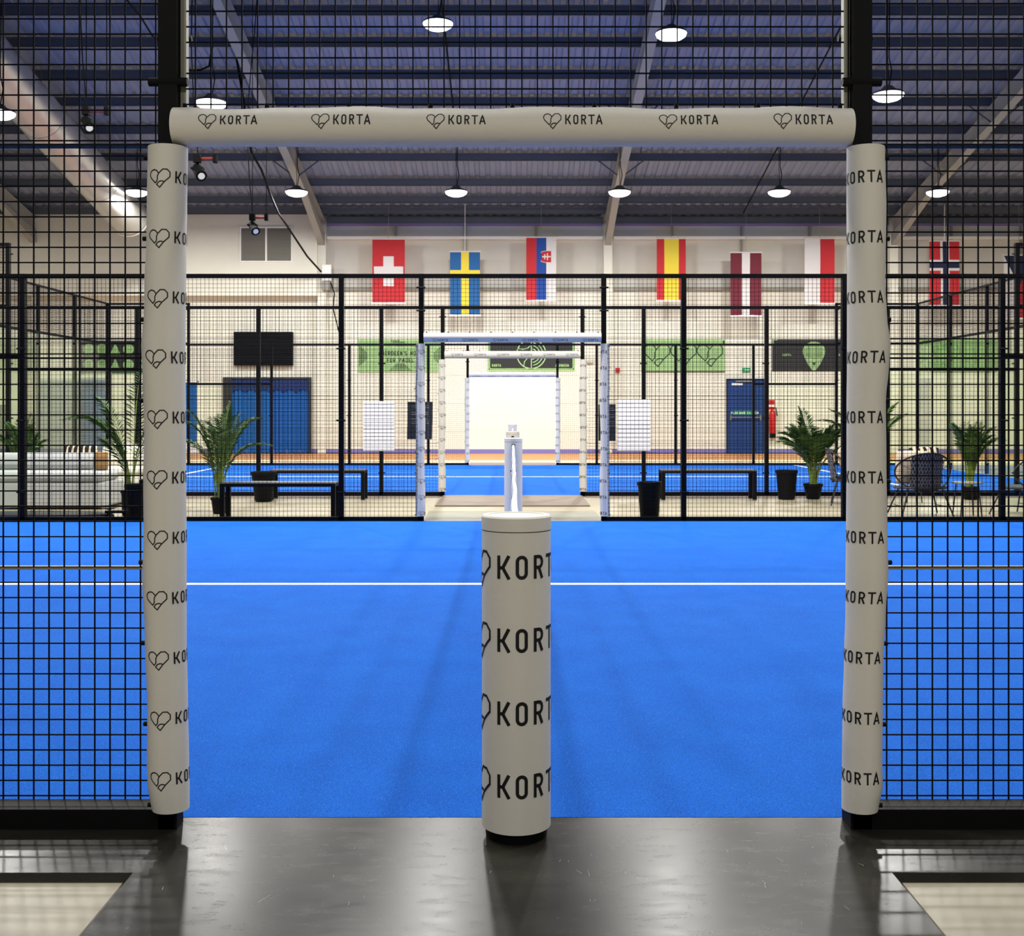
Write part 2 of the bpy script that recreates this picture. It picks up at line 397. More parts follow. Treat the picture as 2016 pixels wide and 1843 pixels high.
for x in RAF:
    b = MB()
    for (y0, y1) in ((YB-.3, RIDGE_Y), (YF+.3, RIDGE_Y)):
        for dz0, dz1, hw in ((-.2,-.22,.11), (-.22,-.64,.009), (-.64,-.66,.11)):
            V = []
            for y in (y0, y1):
                z = zroof(y); V += [(x-hw,y,z+dz1),(x+hw,y,z+dz1),(x+hw,y,z+dz0),(x-hw,y,z+dz0)]
            b.add(V, [(0,1,2,3),(7,6,5,4),(0,4,5,1),(1,5,6,2),(2,6,7,3),(3,7,4,0)])
    # haunch at the eaves
    y0, y1 = YB-.3, 32.0; V = []
    for hw in (-.1, .1): V += [(x+hw,y0,zroof(y0)-1.0),(x+hw,y1,zroof(y1)-.64),(x+hw,y0,zroof(y0)-.64)]
    b.add(V, [(0,1,2),(5,4,3),(0,3,4,1)])
    b.build('rafter', M['rafter'], ceil)
    for yb in (31.0, 27.9):
        for s in (-1, 1):
            b = MB(); b.bar((x+s*.62, yb, zroof(yb)-.2), (x+s*.06, yb, zroof(yb)-.62), .035, .035); b.build('brace', M['purlin'], ceil)
    b = MB(); b.box(x-.13, x+.13, YB-.3, YB-.28, FZ, zroof(YB)-.3); b.box(x-.008, x+.008, YB-.28, YB-.02, FZ, zroof(YB)-.3); b.box(x-.13, x+.13, YB-.02, YB, FZ, zroof(YB)-.3)
    b.build('column', M['wall'], wb)

# louvred window
wx0, wx1, wz0, wz1, wy = -8.5, -6.93, 6.03, 7.07, YB-.45
b = MB()
for a in ((wx0-.04, wx1+.04, wz1, wz1+.04), (wx0-.04, wx1+.04, wz0-.04, wz0), (wx0-.04, wx0, wz0, wz1), (wx1, wx1+.04, wz0, wz1), ((wx0+wx1)/2-.025, (wx0+wx1)/2+.025, wz0, wz1)):
    b.box(a[0], a[1], wy-.03, wy, a[2], a[3])
win = struct(b.build('window_1', M['white']), 'white framed double louvred window high on the left')
for i in range(2):
    x0 = wx0+.01 if i == 0 else (wx0+wx1)/2+.035; x1 = (wx0+wx1)/2-.035 if i == 0 else wx1-.01
    b = MB(); b.box(x0, x1, wy-.004, wy, wz0+.01, wz1-.01)
    for k in range(18):
        z = wz0+.03+k*.056; b.add([(x0,wy-.02,z),(x1,wy-.02,z),(x1,wy-.002,z+.045),(x0,wy-.002,z+.045)], [(0,1,2,3)])
    b.build('louvre_panel', M['louvre'], win)

# ---------------------------------------------------------------- doors on the back wall
def S(px): return (px-1009)/2203*YB                   # survey factors for the back wall plane
def Z(py): return 1.336+(809-py)/2203*YB
# curtain doorway
x0, x1, zt = S(458), S(609), Z(747)
b = MB(); fr = .07
b.box(x0-.28, x0, YB-.12, YB, FZ, zt+.06); b.box(x1, x1+fr, YB-.12, YB, FZ, zt+.06); b.box(x0, x1, YB-.12, YB, zt, zt+.06)
d1 = struct(b.build('door_1', M['charcoal']), 'wide doorway with dark frame closed by a blue curtain')
b = MB(); n = 120; V = []; F = []
for i in range(n+1):
    x = x0+.0+(x1-x0)*i/n; y = YB-.06+.028*math.sin(i*.9)+.01*math.sin(i*.31)
    V += [(x, y, .02), (x, y, zt-.02)]
for i in range(n): F.append((2*i, 2*i+2, 2*i+3, 2*i+1))
b.add(V, F); b.build('curtain', M['curtain'], d1, smooth=True)
b = MB(); V = []; F = []
for i in range(n+1):
    x = x0+(x1-x0)*i/n; y = YB-.1+.008*math.sin(i*.9); V += [(x, y, zt-.42+.10*abs(math.sin(i*math.pi/20))), (x, y, zt-.01)]
for i in range(n): F.append((2*i, 2*i+2, 2*i+3, 2*i+1))
b.add(V, F); b.build('valance', M['valance'], d1, smooth=True)
# small blue door at left (with pale kick board)
x0, x1 = S(350), S(389)
b = MB(); b.box(x0, x1, YB-.05, YB, Z(870), Z(753)); d2 = struct(b.build('door_2', M['curtain']), 'narrow blue door left of the curtained doorway')
b = MB(); b.box(x0, x1, YB-.055, YB, FZ, Z(870)); b.build('kick_board', M['sheetpaper'], d2)
b = MB(); b.box(x0-.05, x0, YB-.07, YB, FZ, Z(751)); b.box(x1, x1+.05, YB-.07, YB, FZ, Z(751)); b.box(x0-.05, x1+.05, YB-.07, YB, Z(753), Z(751)); b.build('door_frame', M['wall'], d2)
# blue fire door
x0, x1, zt = S(1432), S(1503), Z(748)
b = MB(); b.box(x0, x1, YB-.06, YB, FZ, zt); d3 = struct(b.build('door_3', M['blue_door']), 'blue fire exit door with push bar')
b = MB(); b.box(x0-.04, x0, YB-.09, YB, FZ, zt+.04); b.box(x1, x1+.04, YB-.09, YB, FZ, zt+.04); b.box(x0, x1, YB-.09, YB, zt, zt+.04); b.build('door_frame', M['navy'], d3)
b = MB(); b.box(x1-.26, x1-.24, YB-.064, YB-.058, .0, zt-.02); b.build('door_seam', M['navy'], d3)
zb = Z(822)
b = MB(); b.tube([(x0+.08,YB-.14,zb),(x1-.12,YB-.14,zb)], .02, 8); b.box(x0+.06,x0+.1,YB-.15,YB-.05,zb-.1,zb+.09); b.box(x1-.14,x1-.1,YB-.15,YB-.05,zb-.1,zb+.09); b.build('push_bar', M['steel'], d3)
b = MB(); b.box(x0+.19, x1-.26, YB-.07, YB-.06, Z(816), Z(809)); sg = b.build('push_sign', M['exit_g'], d3)
b = MB(); text(b, 'PUSH BAR TO OPEN', .15, lambda u, v: (u, YB-.0715, v), (x0+x1)/2-.03, Z(815), .08, .22, True); b.build('lettering', M['white'], sg)
b = MB(); b.box(x0+.13, x0+.47, YB-.07, YB-.06, Z(758.5), Z(754)); b.build('door_plate', M['white'], d3)
b = MB(); b.box(x0+.25, x1-.3, YB-.12, YB-.06, Z(752), Z(749.5)); b.build('door_closer', M['grey'], d3)
# grey roller shutter at far left
x0, x1, zt = S(66), S(207), Z(748)
b = MB(); b.box(x0, x1, YB-.05, YB, FZ, zt)
d4 = struct(b.build('door_4', mat('shutter_grey', srgb(150,158,168), .6)), 'grey blue roller shutter at the far left')
for k in range(22):
    z = .05+k*.103
    if z+.09 < zt:
        b = MB(); b.box(x0, x1, YB-.065, YB-.05, z, z+.085); b.build('slat', d4.data.materials[0], d4)
b = MB(); b.box(S(219)-.03, S(219)+.03, YB-.06, YB, Z(733), FZ); struct(b.build('trim_1', M['grey']), 'thin vertical pipe on the back wall')

# ---------------------------------------------------------------- courts (turf) and walkways
Y1, Y2, Y3, Y4 = 3.68, 13.6, 17.75, 27.6
def court(y0, y1, label):
    b = MB(); b.box(-9.97, 9.97, y0, y1, FZ-.0, 0)
    t = tag(b.build('court_turf', M['turf']), label, 'artificial turf')
    ym = (y0+y1)/2
    for bx in ((-6.95, 6.95, ym-.04, ym+.04), (-6.99, -6.91, y0+.03, y1-.03), (6.91, 6.99, y0+.03, y1-.03)):
        b = MB(); b.box(bx[0], bx[1], bx[2], bx[3], .0005, .002); b.build('court_line', M['line'], t)
    return t
court(Y1, Y2-.02, 'bright blue turf of the near court, seen through the gate')
court(Y3, Y4, 'strip of blue turf of the far court beyond the walkway')
def mat_slab(pts, z1, m, label, name='floor_plate', cham=.02):
    b = MB(); n = len(pts)
    b.extrude(pts, lambda u, v, d: (u, v, d), FZ, z1)
    return tag(b.build(name, m, bevel=.006), label, 'floor plate')
b = MB()
poly = [(-6.2,3.675),(-6.2,3.215),(-1.12,3.215),(-1.12,1.6),(1.12,1.6),(1.12,3.215),(6.2,3.215),(6.2,3.675)]
n = len(poly); inn = []
off = .022
ip = [(-6.2,3.675),(-6.2,3.215+off),(-1.12+off,3.215+off),(-1.12+off,1.6+off),(1.12-off,1.6+off),(1.12-off,3.215+off),(6.2,3.215+off),(6.2,3.675)]
b.add([(x,y,FZ) for x, y in poly]+[(x,y,0) for x, y in ip], [tuple(range(n, 2*n))]+[(i, (i+1) % n, n+(i+1) % n, n+i) for i in range(n)])
tag(b.build('floor_plate', M['mat_dk']), 'glossy dark scuffed floor plate in front of the near gate', 'floor plate')
fp = bpy.data.objects['floor_plate']
rnd = random.Random(3)
b = MB()
for i in range(46):
    x = rnd.uniform(-1.0, 1.05); y = rnd.uniform(2.85, 3.5); L = rnd.uniform(.006, .035)*(1 if rnd.random() < .85 else 1.8); a = rnd.uniform(60, 125)
    if abs(x) < .12 and y > 3.3: continue
    dx, dy = math.cos(R(a))*L, math.sin(R(a))*L; wv = rnd.uniform(.0004, .0009)
    b.add([(x-wv,y,.0006),(x+wv,y,.0006),(x+dx+wv*.3,y+dy,.0006),(x+dx-wv*.3,y+dy,.0006)], [(0,1,2,3)])
b.build('scratch', M['scratch'], fp, kind='stuff')
mat_slab([(-1.12,14.95),(-1.08,13.6),(1.12,13.6),(1.1,14.95)], 0, M['mat_gr'], 'grey green mat behind the gate of the near court')
mat_slab([(-1.1,15.85),(1.1,15.85),(1.1,17.74),(-1.1,17.74)], 0, M['mat_br'], 'brown mat in front of the gate of the far court')
mat_slab([(-1.1,27.62),(1.1,27.62),(1.1,29.0),(-1.1,29.0)], 0, M['mat_br'], 'pinkish brown mat beyond the farthest gate')
for i, (y0, y1, t) in enumerate(((13.62, 13.8, 'thin dark edging strip outside the near court'), (17.45, 17.74, 'thin brown edging strip before the far court'))):
    for s in (-1, 1):
        b = MB(); b.box(s*1.14, s*9.95, y0, y1, FZ, FZ+.008); b.build('edging_strip', M['mat_br'], floor)

# ---------------------------------------------------------------- fences
GX = 1.109
def mesh_panel(b, x0, x1, z0, z1, y, wr=.0045, ph=.03, axis='x'):
    def bx(a0, a1, c0, c1, dy):
        if axis == 'x': b.box(a0, a1, y+dy-wr/2, y+dy+wr/2, c0, c1)
        else: b.box(y+dy-wr/2, y+dy+wr/2, a0, a1, c0, c1)
    k = math.ceil((x0-ph)/.05)
    while ph+k*.05 < x1:
        xx = ph+k*.05; bx(xx-wr/2, xx+wr/2, z0, z1, 0); k += 1
    k = math.ceil((z0-.023)/.05)
    while .023+k*.05 < z1:
        zz = .023+k*.05; bx(x0, x1, zz-wr/2, zz+wr/2, wr*.9); k += 1
def fence(y, label, full=10, near=False, back=1):
    t = thing('court_fence', (0, y, 0), label, 'fence')
    xs = [2.08, 4.03, 5.95] + ([8.0, 10.0] if full == 10 else [])
    ym = y+.07*back                                            # mesh hangs on the court side of the posts
    wr = .0042 if near else .0037
    for s in (-1, 1):
        for x in [GX]+xs:
            h = 3.0 if x < 7.9 else 4.0
            z0 = 0 if x == GX else 0
            c = .008 if near and x == GX else 0
            b = MB(); b.box(s*x+c-.03, s*x+c+.03, y-.03, y+.04, z0, h); b.build('post', M['black'], t)
            if x != 10.0:
                b = MB()
                zz = .35 if x != GX else 2.55
                while zz < h-.1:
                    b.tube([(s*x-.055+c, ym-.02*back, zz), (s*x+.055+c, ym-.02*back, zz)], .012, 6); zz += .87 if x != GX else .28
                b.build('bolt', M['black'], t, kind='stuff')
        bays = list(zip([GX]+xs[:-1], xs))
        for a, c in bays:
            X0, X1 = sorted((s*a, s*c)); X0 += .03; X1 -= .03
            top = 3.0 if c < 8.5 else 4.0
            b = MB(); b.box(X0-.06, X1+.06, y-.02, y+.03, top-.05, top); b.build('top_rail', M['black'], t)
            b = MB(); b.box(X0-.06, X1+.06, y-.03, ym-.005 if back > 0 else y+.03, 0, .064 if near else .05); b.build('base_rail', M['black'], t)
            z0 = .05 if c < 7 else (2.0 if c < 8.5 else 3.0)
            b = MB(); mesh_panel(b, X0, X1, z0, top-.03, ym, wr, .03 if s < 0 else .027)
            b.build('mesh_panel', M['wire'], t, kind='stuff')
            if near or c < 7:
                for zz in (.82, 1.51, 2.21):
                    b = MB(); d = .05 if near else .015
                    b.box(X0, X1, ym-.0, ym+d, zz-.002, zz+.002)
                    b.box(X0, X1, ym-.003, ym, zz-(.004 if near else .002), zz+.002)
                    b.build('stiffener_bar', M['black'] if not near or zz > 1 else M['steel'], t)
            if c >= 7:
                b = MB(); b.box(X0, X1, y-.006, y+.006, .05, z0-.03); b.build('glass_pane', M['glass'], t)
                b = MB(); b.box(X0, X1, y-.02, y+.03, z0-.03, z0+.02); b.build('mid_rail', M['black'], t)
    # over the gate
    b = MB(); b.box(-GX, GX, y-.02, y+.03, 2.95, 3.0); b.build('top_rail', M['black'], t)
    b = MB(); b.box(-GX, GX, y-.02, y+.02, 2.20, 2.26); b.build('gate_header', M['black'], t)
    b = MB(); mesh_panel(b, -GX+.03, GX-.02, 2.27, 2.97, y+.0, wr, .03); b.build('mesh_panel', M['wire'], t, kind='stuff')
    if near:
        for s in (-1, 1):
            b = MB(); X = s*GX+.008-s*.042
            b.box(X-.009, X+.009, y+.0, y+.03, 2.27, 3.0); b.build('angle_strip', M['steel'], t, label='pale perforated angle strip')
            b = MB(); b.tube([(s*GX+.008-.062, y-.02, 2.388), (s*GX+.008+.062, y-.02, 2.388)], .014, 10); b.build('bolt', M['black'], t)
            b = MB(); b.box(s*GX+.008-.01, s*GX+.008+.06*s*-1, y-.01, y+.01, 2.225, 2.25); b.build('bracket', M['steel'], t)
    return t
def end_wall(x, y0, y1, label):
    t = thing('court_end_wall', (x, (y0+y1)/2, 0), label, 'glass wall')
    n = 5; s = 1 if x > 0 else -1
    for i in range(1, n):
        y = y0+(y1-y0)*i/n
        b = MB(); b.box(x, x+s*.06, y-.04, y+.04, 0, 4.0); b.build('post', M['black'], t)
    b = MB(); b.box(x-.025, x+.025, y0+.05, y1-.05, 3.96, 4.0); b.build('top_rail', M['black'], t)
    b = MB(); b.box(x-.025, x+.025, y0+.05, y1-.05, 2.97, 3.02); b.build('mid_rail', M['black'], t)
    for i in range(n):
        b = MB(); a = y0+(y1-y0)*i/n+.05; c = y0+(y1-y0)*(i+1)/n-.05
        b.box(x-.006, x+.006, a, c, .02, 2.97); b.build('glass_pane', M['glass'], t)
        b = MB(); mesh_panel(b, a, c, 3.0, 3.97, x, .0037, .0, 'y'); b.build('mesh_panel', M['wire'], t, kind='stuff')
fence(3.6, 'nearest black mesh fence, carrying the large white gate pads', full=6, near=True)
fence(Y2, 'second black mesh fence, at the far edge of the near blue court', back=-1)
fence(Y3, 'third black mesh fence, behind the benches, carrying two white boards')
fence(Y4+.03, 'farthest black mesh fence, low across the picture before the back wall', back=-1)
end_wall(10.0, Y3, Y4, 'glass and mesh end wall of the far court on the right')
end_wall(-10.0, Y3, Y4, 'glass and mesh end wall of the far court on the left')
b0 = bpy.data.objects
# ---------------------------------------------------------------- gate pads
def interp(tab, z):
    if z <= tab[0][0]: return tab[0][1:]
    for a, c in zip(tab, tab[1:]):
        if z <= c[0]:
            f = (z-a[0])/(c[0]-a[0]); f = f*f*(3-2*f); return tuple(a[i]+(c[i]-a[i])*f for i in range(1, len(a)))
    return tab[-1][1:]
def post_pad(X, Y, z0, z1, prof, textarc, label, side, first, pitch=.1892, cap=.0375, n=11, ties=9, end='left', hi=True):
    """prof(z) -> (cx offset, half width)."""
    t = thing('post_pad', (X, Y, z0), label, 'protective pad')
    def surf(a, z, o=0):
        cx, hw = prof(z); r = hw+o
        return (X+cx+r*math.sin(a), Y-(r if True else 0)*math.cos(a), z)
    NS = 40 if hi else 20; NZ = 60 if hi else 8
    b = MB(); V = []; F = []
    for j in range(NZ+1):
        z = z0+(z1-z0)*j/NZ
        for k in range(NS): V.append(surf(2*math.pi*k/NS, z))
    for j in range(NZ):
        for k in range(NS): F.append((j*NS+k, j*NS+(k+1) % NS, (j+1)*NS+(k+1) % NS, (j+1)*NS+k))
    b.add(V, F); b.build('sleeve', M['pad'], t, smooth=True)
    for z, sg in ((z0, 1), (z1, -1)):                     # foam seen at both ends
        b = MB(); V = []
        for k in range(NS):
            V.append(surf(2*math.pi*k/NS, z, -.002)); V.append(surf(2*math.pi*k/NS, z, -.02))
        b.add([(p[0], p[1], p[2]+sg*.002) for p in V], [(2*k, 2*((k+1) % NS), 2*((k+1) % NS)+1, 2*k+1) for k in range(NS)]); b.build('foam', M['foam'], t)
    for i in range(n):
        b = MB(); zc = first-i*pitch
        def fn(u, v):
            cx, hw = prof(v); return surf(u/hw, v, .0012 if hi else .002)
        # skip strokes that would run past the hidden back of the sleeve
        logo(b, fn, textarc, zc-cap/2, cap, True, True, .14); b.build('logo_print', M['print'], t)
    for i in range(ties):
        z = z1-.035-i*(z1-z0-.05)/(ties-1)
        cx, hw = prof(z); xx = X+cx+side*(hw+.002)
        b = MB(); b.tube([(xx-.007*side, Y-.012, z), (xx+.008*side, Y-.012, z)], .0075 if hi else .006, 8); b.build('cable_tie', M['black'], t)
    return t
PX = lambda x: (x-1009)/617.0
PZ = lambda y: 1.336+(809-y)/617.0
Lt = sorted([(PZ(y), (PX(a)+PX(c))/2, (PX(c)-PX(a))/2) for y, a, c in ((290,293,369),(400,291,367),(480,290,366),(560,286,365),(620,286,364.5),(680,280,364),(740,283,364),(850,286,365),(950,284,365),(1060,285,366),(1130,282,366),(1250,287,366),(1400,292,369),(1500,291,371),(1550,293,372),(1590,301,372))])
Rt = sorted([(PZ(y), (PX(a)+PX(c))/2, (PX(c)-PX(a))/2) for y, a, c in ((290,1668,1740),(340,1668,1741),(400,1668,1743),(560,1669,1741),(620,1669,1744),(680,1669,1751),(720,1669,1748),(790,1668,1742),(900,1668,1743),(1060,1667,1745),(1130,1666,1747),(1200,1666,1742),(1300,1663,1737),(1400,1660,1736),(1500,1659,1735),(1545,1658,1736),(1590,1658,1727))])
post_pad(0, 3.57, PZ(1591), PZ(291), lambda z: interp(Lt, z), .0425, 'large white gate post pad at the left, nearest the camera', -1, 2.072)
post_pad(0, 3.57, PZ(1592), PZ(291), lambda z: interp(Rt, z), -.102, 'large white gate post pad at the right, nearest the camera', 1, 2.073)

def header_pad(Y, z, hw, r, label, xs, cap, thc, hi=True, wd=.115):
    t = thing('header_pad', (0, Y, z), label, 'protective pad')
    NS = 40 if hi else 20; NX = 40 if hi else 6; b = MB(); V = []; F = []
    def pt(x, a, o=0):
        e = 0
        if hi: e = .003*math.sin(x*9)+.002*math.sin(x*23)
        return (x, Y-(r+o)*math.cos(a), z+(r+o)*math.sin(a)+(e if math.sin(a) > 0 else 0)*max(0, math.sin(a)))
    for j in range(NX+1):
        x = -hw+2*hw*j/NX
        for k in range(NS): V.append(pt(x, 2*math.pi*k/NS))
    for j in range(NX):
        for k in range(NS): F.append((j*NS+k, (j+1)*NS+k, (j+1)*NS+(k+1) % NS, j*NS+(k+1) % NS))
    b.add(V, F); b.build('sleeve', M['pad'], t, smooth=True)
    for x in (-hw, hw):
        b = MB(); V = []
        for k in range(NS): V.append(pt(x*.999, 2*math.pi*k/NS, -.002)); V.append(pt(x*.999, 2*math.pi*k/NS, -.02))
        b.add(V, [(2*k, 2*((k+1) % NS), 2*((k+1) % NS)+1, 2*k+1) for k in range(NS)]); b.build('foam', M['foam'], t)
    for x in xs:
        b = MB(); logo(b, lambda u, v: pt(u, v/r, .0012), x, thc*r-cap/2, cap, wd=wd); b.build('logo_print', M['print'], t)
    n = 9
    for i in range(n):
        x = -hw+.035+i*(2*hw-.07)/(n-1); b = MB()
        b.tube([(x, Y-.01, z+r-.002), (x, Y-.01, z+r+.012)], .007 if hi else .009, 8); b.build('cable_tie', M['black'], t)
    return t
header_pad(3.57, PZ(251), 1.077, .0605, 'large white header pad over the nearest gate opening', [(x-1009)/628 for x in (433,656,883,1113,1341,1567)], .0308, .17, wd=.14)
def small_gate(Y, la, lb, lc, ta, tb, th):
    f = 2203/Y; r = .056; c = .0
    post_pad(-GX, Y, .06, 2.15, lambda z: (-.01+.004*math.sin(z*7), r+.0035*math.sin(z*5+1)), ta, la, -1, 2.05, hi=False, pitch=.1953)
    post_pad(GX, Y, .06, 2.15, lambda z: (.01+.004*math.sin(z*6+2), r+.0035*math.sin(z*5)), tb, lb, 1, 2.05, hi=False, pitch=.1953)
    header_pad(Y-.01, 2.225, 1.075, .058, lc, [-.9+i*.363 for i in range(6)], .0315, th, False, .13)
small_gate(Y2-.02, 'white left gate pad with hearts on the second fence', 'white right gate pad with lettering on the second fence', 'white header pad over the gate of the second fence', .063, -.121, -.62)
small_gate(Y3-.02, 'white left gate pad on the third fence', 'white right gate pad on the third fence', 'white header pad over the gate of the third fence', .048, -.101, .0)
small_gate(Y4+.0, 'small white left gate pad on the farthest fence', 'small white right gate pad on the farthest fence', 'thin white header pad over the farthest gate', .055, -.11, -.7)

# ---------------------------------------------------------------- net posts and nets
def net_post(Y, X, label, hi=True):
    t = thing('net_post_pad', (X, Y, 0), label, 'net post')
    r = .1085
    b = MB(); b.lathe([(.094,.0),(.097,.006),(.097,.05)], (X,Y,0), 48); b.build('post_base', M['black'], t, smooth=True)
    b = MB(); b.lathe([(r-.012,.034),(r,.034),(r,.5),(r,.962)], (X,Y,0), 64); b.build('sleeve', M['pad'], t, smooth=True)
    b = MB(); b.lathe([(r+.0004,.9615),(r+.0004,.9635)], (X,Y,0), 64); b.build('seam', M['black'], t)
    b = MB(); b.lathe([(r+.001,.9640),(r+.0016,.985),(r+.0016,1.004),(r-.003,1.009),(r-.02,1.0095),(r-.023,1.0065),(.03,1.0065),(.0,1.0065)], (X,Y,0), 64); b.build('lid', M['pad'], t, smooth=True)
    b = MB()
    if hi:
        fn = lambda u, v: (X+(r+.0012)*math.sin(u/r), Y-(r+.0012)*math.cos(u/r), v)
        for i in range(4):
            b = MB(); logo(b, fn, -.0605, .856-.0365-i*.2243, .072, wd=.145); b.build('logo_print', M['print'], t)
    else:
        b.tube([(X-.02,Y-r-.004,.93),(X+.02,Y-r-.004,.93)], .01, 6); b.tube([(X-.035,Y-r-.002,.62),(X-.02,Y-r-.004,.62)], .008, 6); b.tube([(X+.035,Y-r-.002,.62),(X+.02,Y-r-.004,.62)], .008, 6)
        b.build('tie', M['black'], t)
net_post(3.535, .012, 'white padded cylindrical net post in the middle foreground')
net_post(Y2-.14, .01, 'white padded net post at the far end of the near court net', False)
net_post(Y3+.12, .003, 'small white padded net post at the start of the far court net', False)
net_post(Y4-.13, .0, 'tiny white padded net post farthest away', False)
def net(y0, y1, x, label):
    t = thing('court_net', (x, (y0+y1)/2, 0), label, 'net')
    b = MB(); n = 24; V = []; F = []
    L = y1-y0
    for i in range(n+1):
        f = i/n; y = y0+L*f; zt = .93-.05*4*f*(1-f)*.6; wv = .017+.012*max(0, 1-f*4)+.002*math.sin(i*2.1)
        sx = .004*math.sin(i*1.3)
        V += [(x+sx-wv*.9,y,zt-.055),(x+sx-wv*.55,y,zt),(x+sx+wv*.55,y,zt),(x+sx+wv*.9,y,zt-.055)]
    for i in range(n):
        for k in range(3): F.append((4*i+k, 4*i+k+1, 4*(i+1)+k+1, 4*(i+1)+k))
        F.append((4*i+3, 4*i, 4*i+4, 4*i+7))
    F += [(0,1,2,3), (4*n+3,4*n+2,4*n+1,4*n)]
    b.add(V, F); b.build('net_band', M['white'], t)
    b = MB(); k = 0
    while y0+k*.045 < y1:
        y = y0+k*.045; b.box(x-.001, x+.001, y-.001, y+.001, .02, .87); k += 1
    for k in range(19): b.box(x-.001, x+.001, y0, y1, .03+k*.045, .032+k*.045)
    b.build('net_mesh', M['wire'], t, kind='stuff')
net(3.66, Y2-.28, .011, 'near court net seen edge on, white top band')
net(Y3+.27, Y4-.27, .003, 'far court net seen edge on behind the first')

# ---------------------------------------------------------------- hanging lamps
def make_lamp(x, y, z, label, k=1.0):
    t = thing('pendant_lamp', (x, y, z), label, 'lamp', None)
    b = MB(); b.lathe([(.27,.02),(.30,.04),(.28,.08),(.16,.12),(.08,.2),(.0,.21)], (x,y,z), 32); b.build('lamp_housing', M['lamp_body'], t, smooth=True)
    b = MB(); b.lathe([(.0,-.09),(.12,-.083),(.21,-.055),(.275,-.01),(.295,.04)], (x,y,z), 32); b.build('lamp_diffuser', M['lamp'], t, smooth=True)
    b = MB(); zt = zroof(y)-.15
    b.tube([(x,y,z+.2),(x+.01,y,z+.4),(x-.01,y,z+.8),(x,y,zt)], .008, 5)
    b.tube([(x+.02,y,z+.2),(x+.07,y,z+.5),(x+.02,y,z+.75),(x+.04,y,zt)], .012, 5); b.build('cord', M['cable'], t)
    l = bpy.data.lights.new('lamp_light', 'AREA'); l.shape = 'DISK'; l.size = .55; l.energy = LAMP_W*k; l.color = LAMP_COL
    lo = bpy.data.objects.new('lamp_light', l); C.objects.link(lo); lo.location = (x, y, z-.11); attach(lo, t)
    return t
COLS = (-10.08, -5.79, -1.51, 2.87, 7.15, 11.4)
nm = ['leftmost', 'second from the left', 'third from the left', 'third from the right', 'second from the right', 'rightmost']
for i, x in enumerate(COLS):
    make_lamp(x, 30.0, 7.17, 'round hanging lamp %s in the row before the back wall' % nm[i])
for x, y, z, lb in ((-9.95,21.7,7.08,'round hanging lamp cut by the left edge of the picture'), (-5.79,21.5,7.22,'round hanging lamp just above the left end of the header pad'),
                    (-1.46,21.9,8.88,'higher round hanging lamp at the top, left of middle'), (3.02,21.3,8.48,'higher round hanging lamp at the top, right of middle'), (7.2,21.45,7.36,'round hanging lamp right of the near gate post')):
    make_lamp(x, y, z, lb)
for y, nm_, xs_, k in ((13, 'above the near court', (-10, -5.8, -1.5, 2.9, 7.2), .92), (4.8, 'above the near gate', (-3.6, -1.5, 2.9, 5.0), .3), (-4.5, 'behind the viewer', (-5, 0, 5), .6), (29, 'added in the side bay', (-17.5, 17.5), .5)):  # side bay pair is unseen, added to brighten the dark hall ends
    for i, x in enumerate(xs_): make_lamp(x, y, 7.2, '%s round hanging lamp %s, outside the picture' % ({4: ('far left', 'left', 'right', 'far right'), 5: ('far left', 'left', 'middle', 'right', 'far right'), 3: ('left', 'middle', 'right'), 2: ('left', 'right')}[len(xs_)][i], nm_), k)
for X_, ya, yb_ in ((-1.48, 21.9, 30), (7.14, 21.5, 34.6)):
    b = MB(); b.tube([(X_, ya, zroof(ya)-.22), (X_, yb_, zroof(yb_)-.22)], .02, 6); b.build('conduit', M['cable'], ceil)

# ---------------------------------------------------------------- duct
def zd(y): return 13.82-SL*y
b = MB(); pts = [(-10.95, 32.0-i*1.2, zd(32.0-i*1.2)) for i in range(15)]
b.tube(pts, .53, 32, cap=False)
t = thing('ventilation_duct', pts[0], 'big round metal ventilation duct below the roof at the left', 'duct')
b.build('duct_tube', M['duct'], t, smooth=True)
b = MB(); p0 = Vector(pts[0]); d = (Vector(pts[1])-p0).normalized()
for i in range(2): pass
b.tube([p0-d*.04, p0+d*.04], .55, 32, cap=False); b.build('end_collar', M['white'], t, smooth=True)
b = MB(); b.tube([p0+d*.05, p0+d*.06], .52, 32); b.build('end_cap', M['duct'], t)
for i in (2, 5, 8, 11):
    b = MB(); p = Vector(pts[i]); b.tube([p-d*.02, p+d*.02], .537, 32, cap=False); b.build('joint_band', M['duct'], t)
    b = MB(); b.tube([p+Vector((0,0,.5)), (p.x, p.y, zroof(p.y)-.1)], .008, 5); b.build('hanger_rod', M['steel'], t)

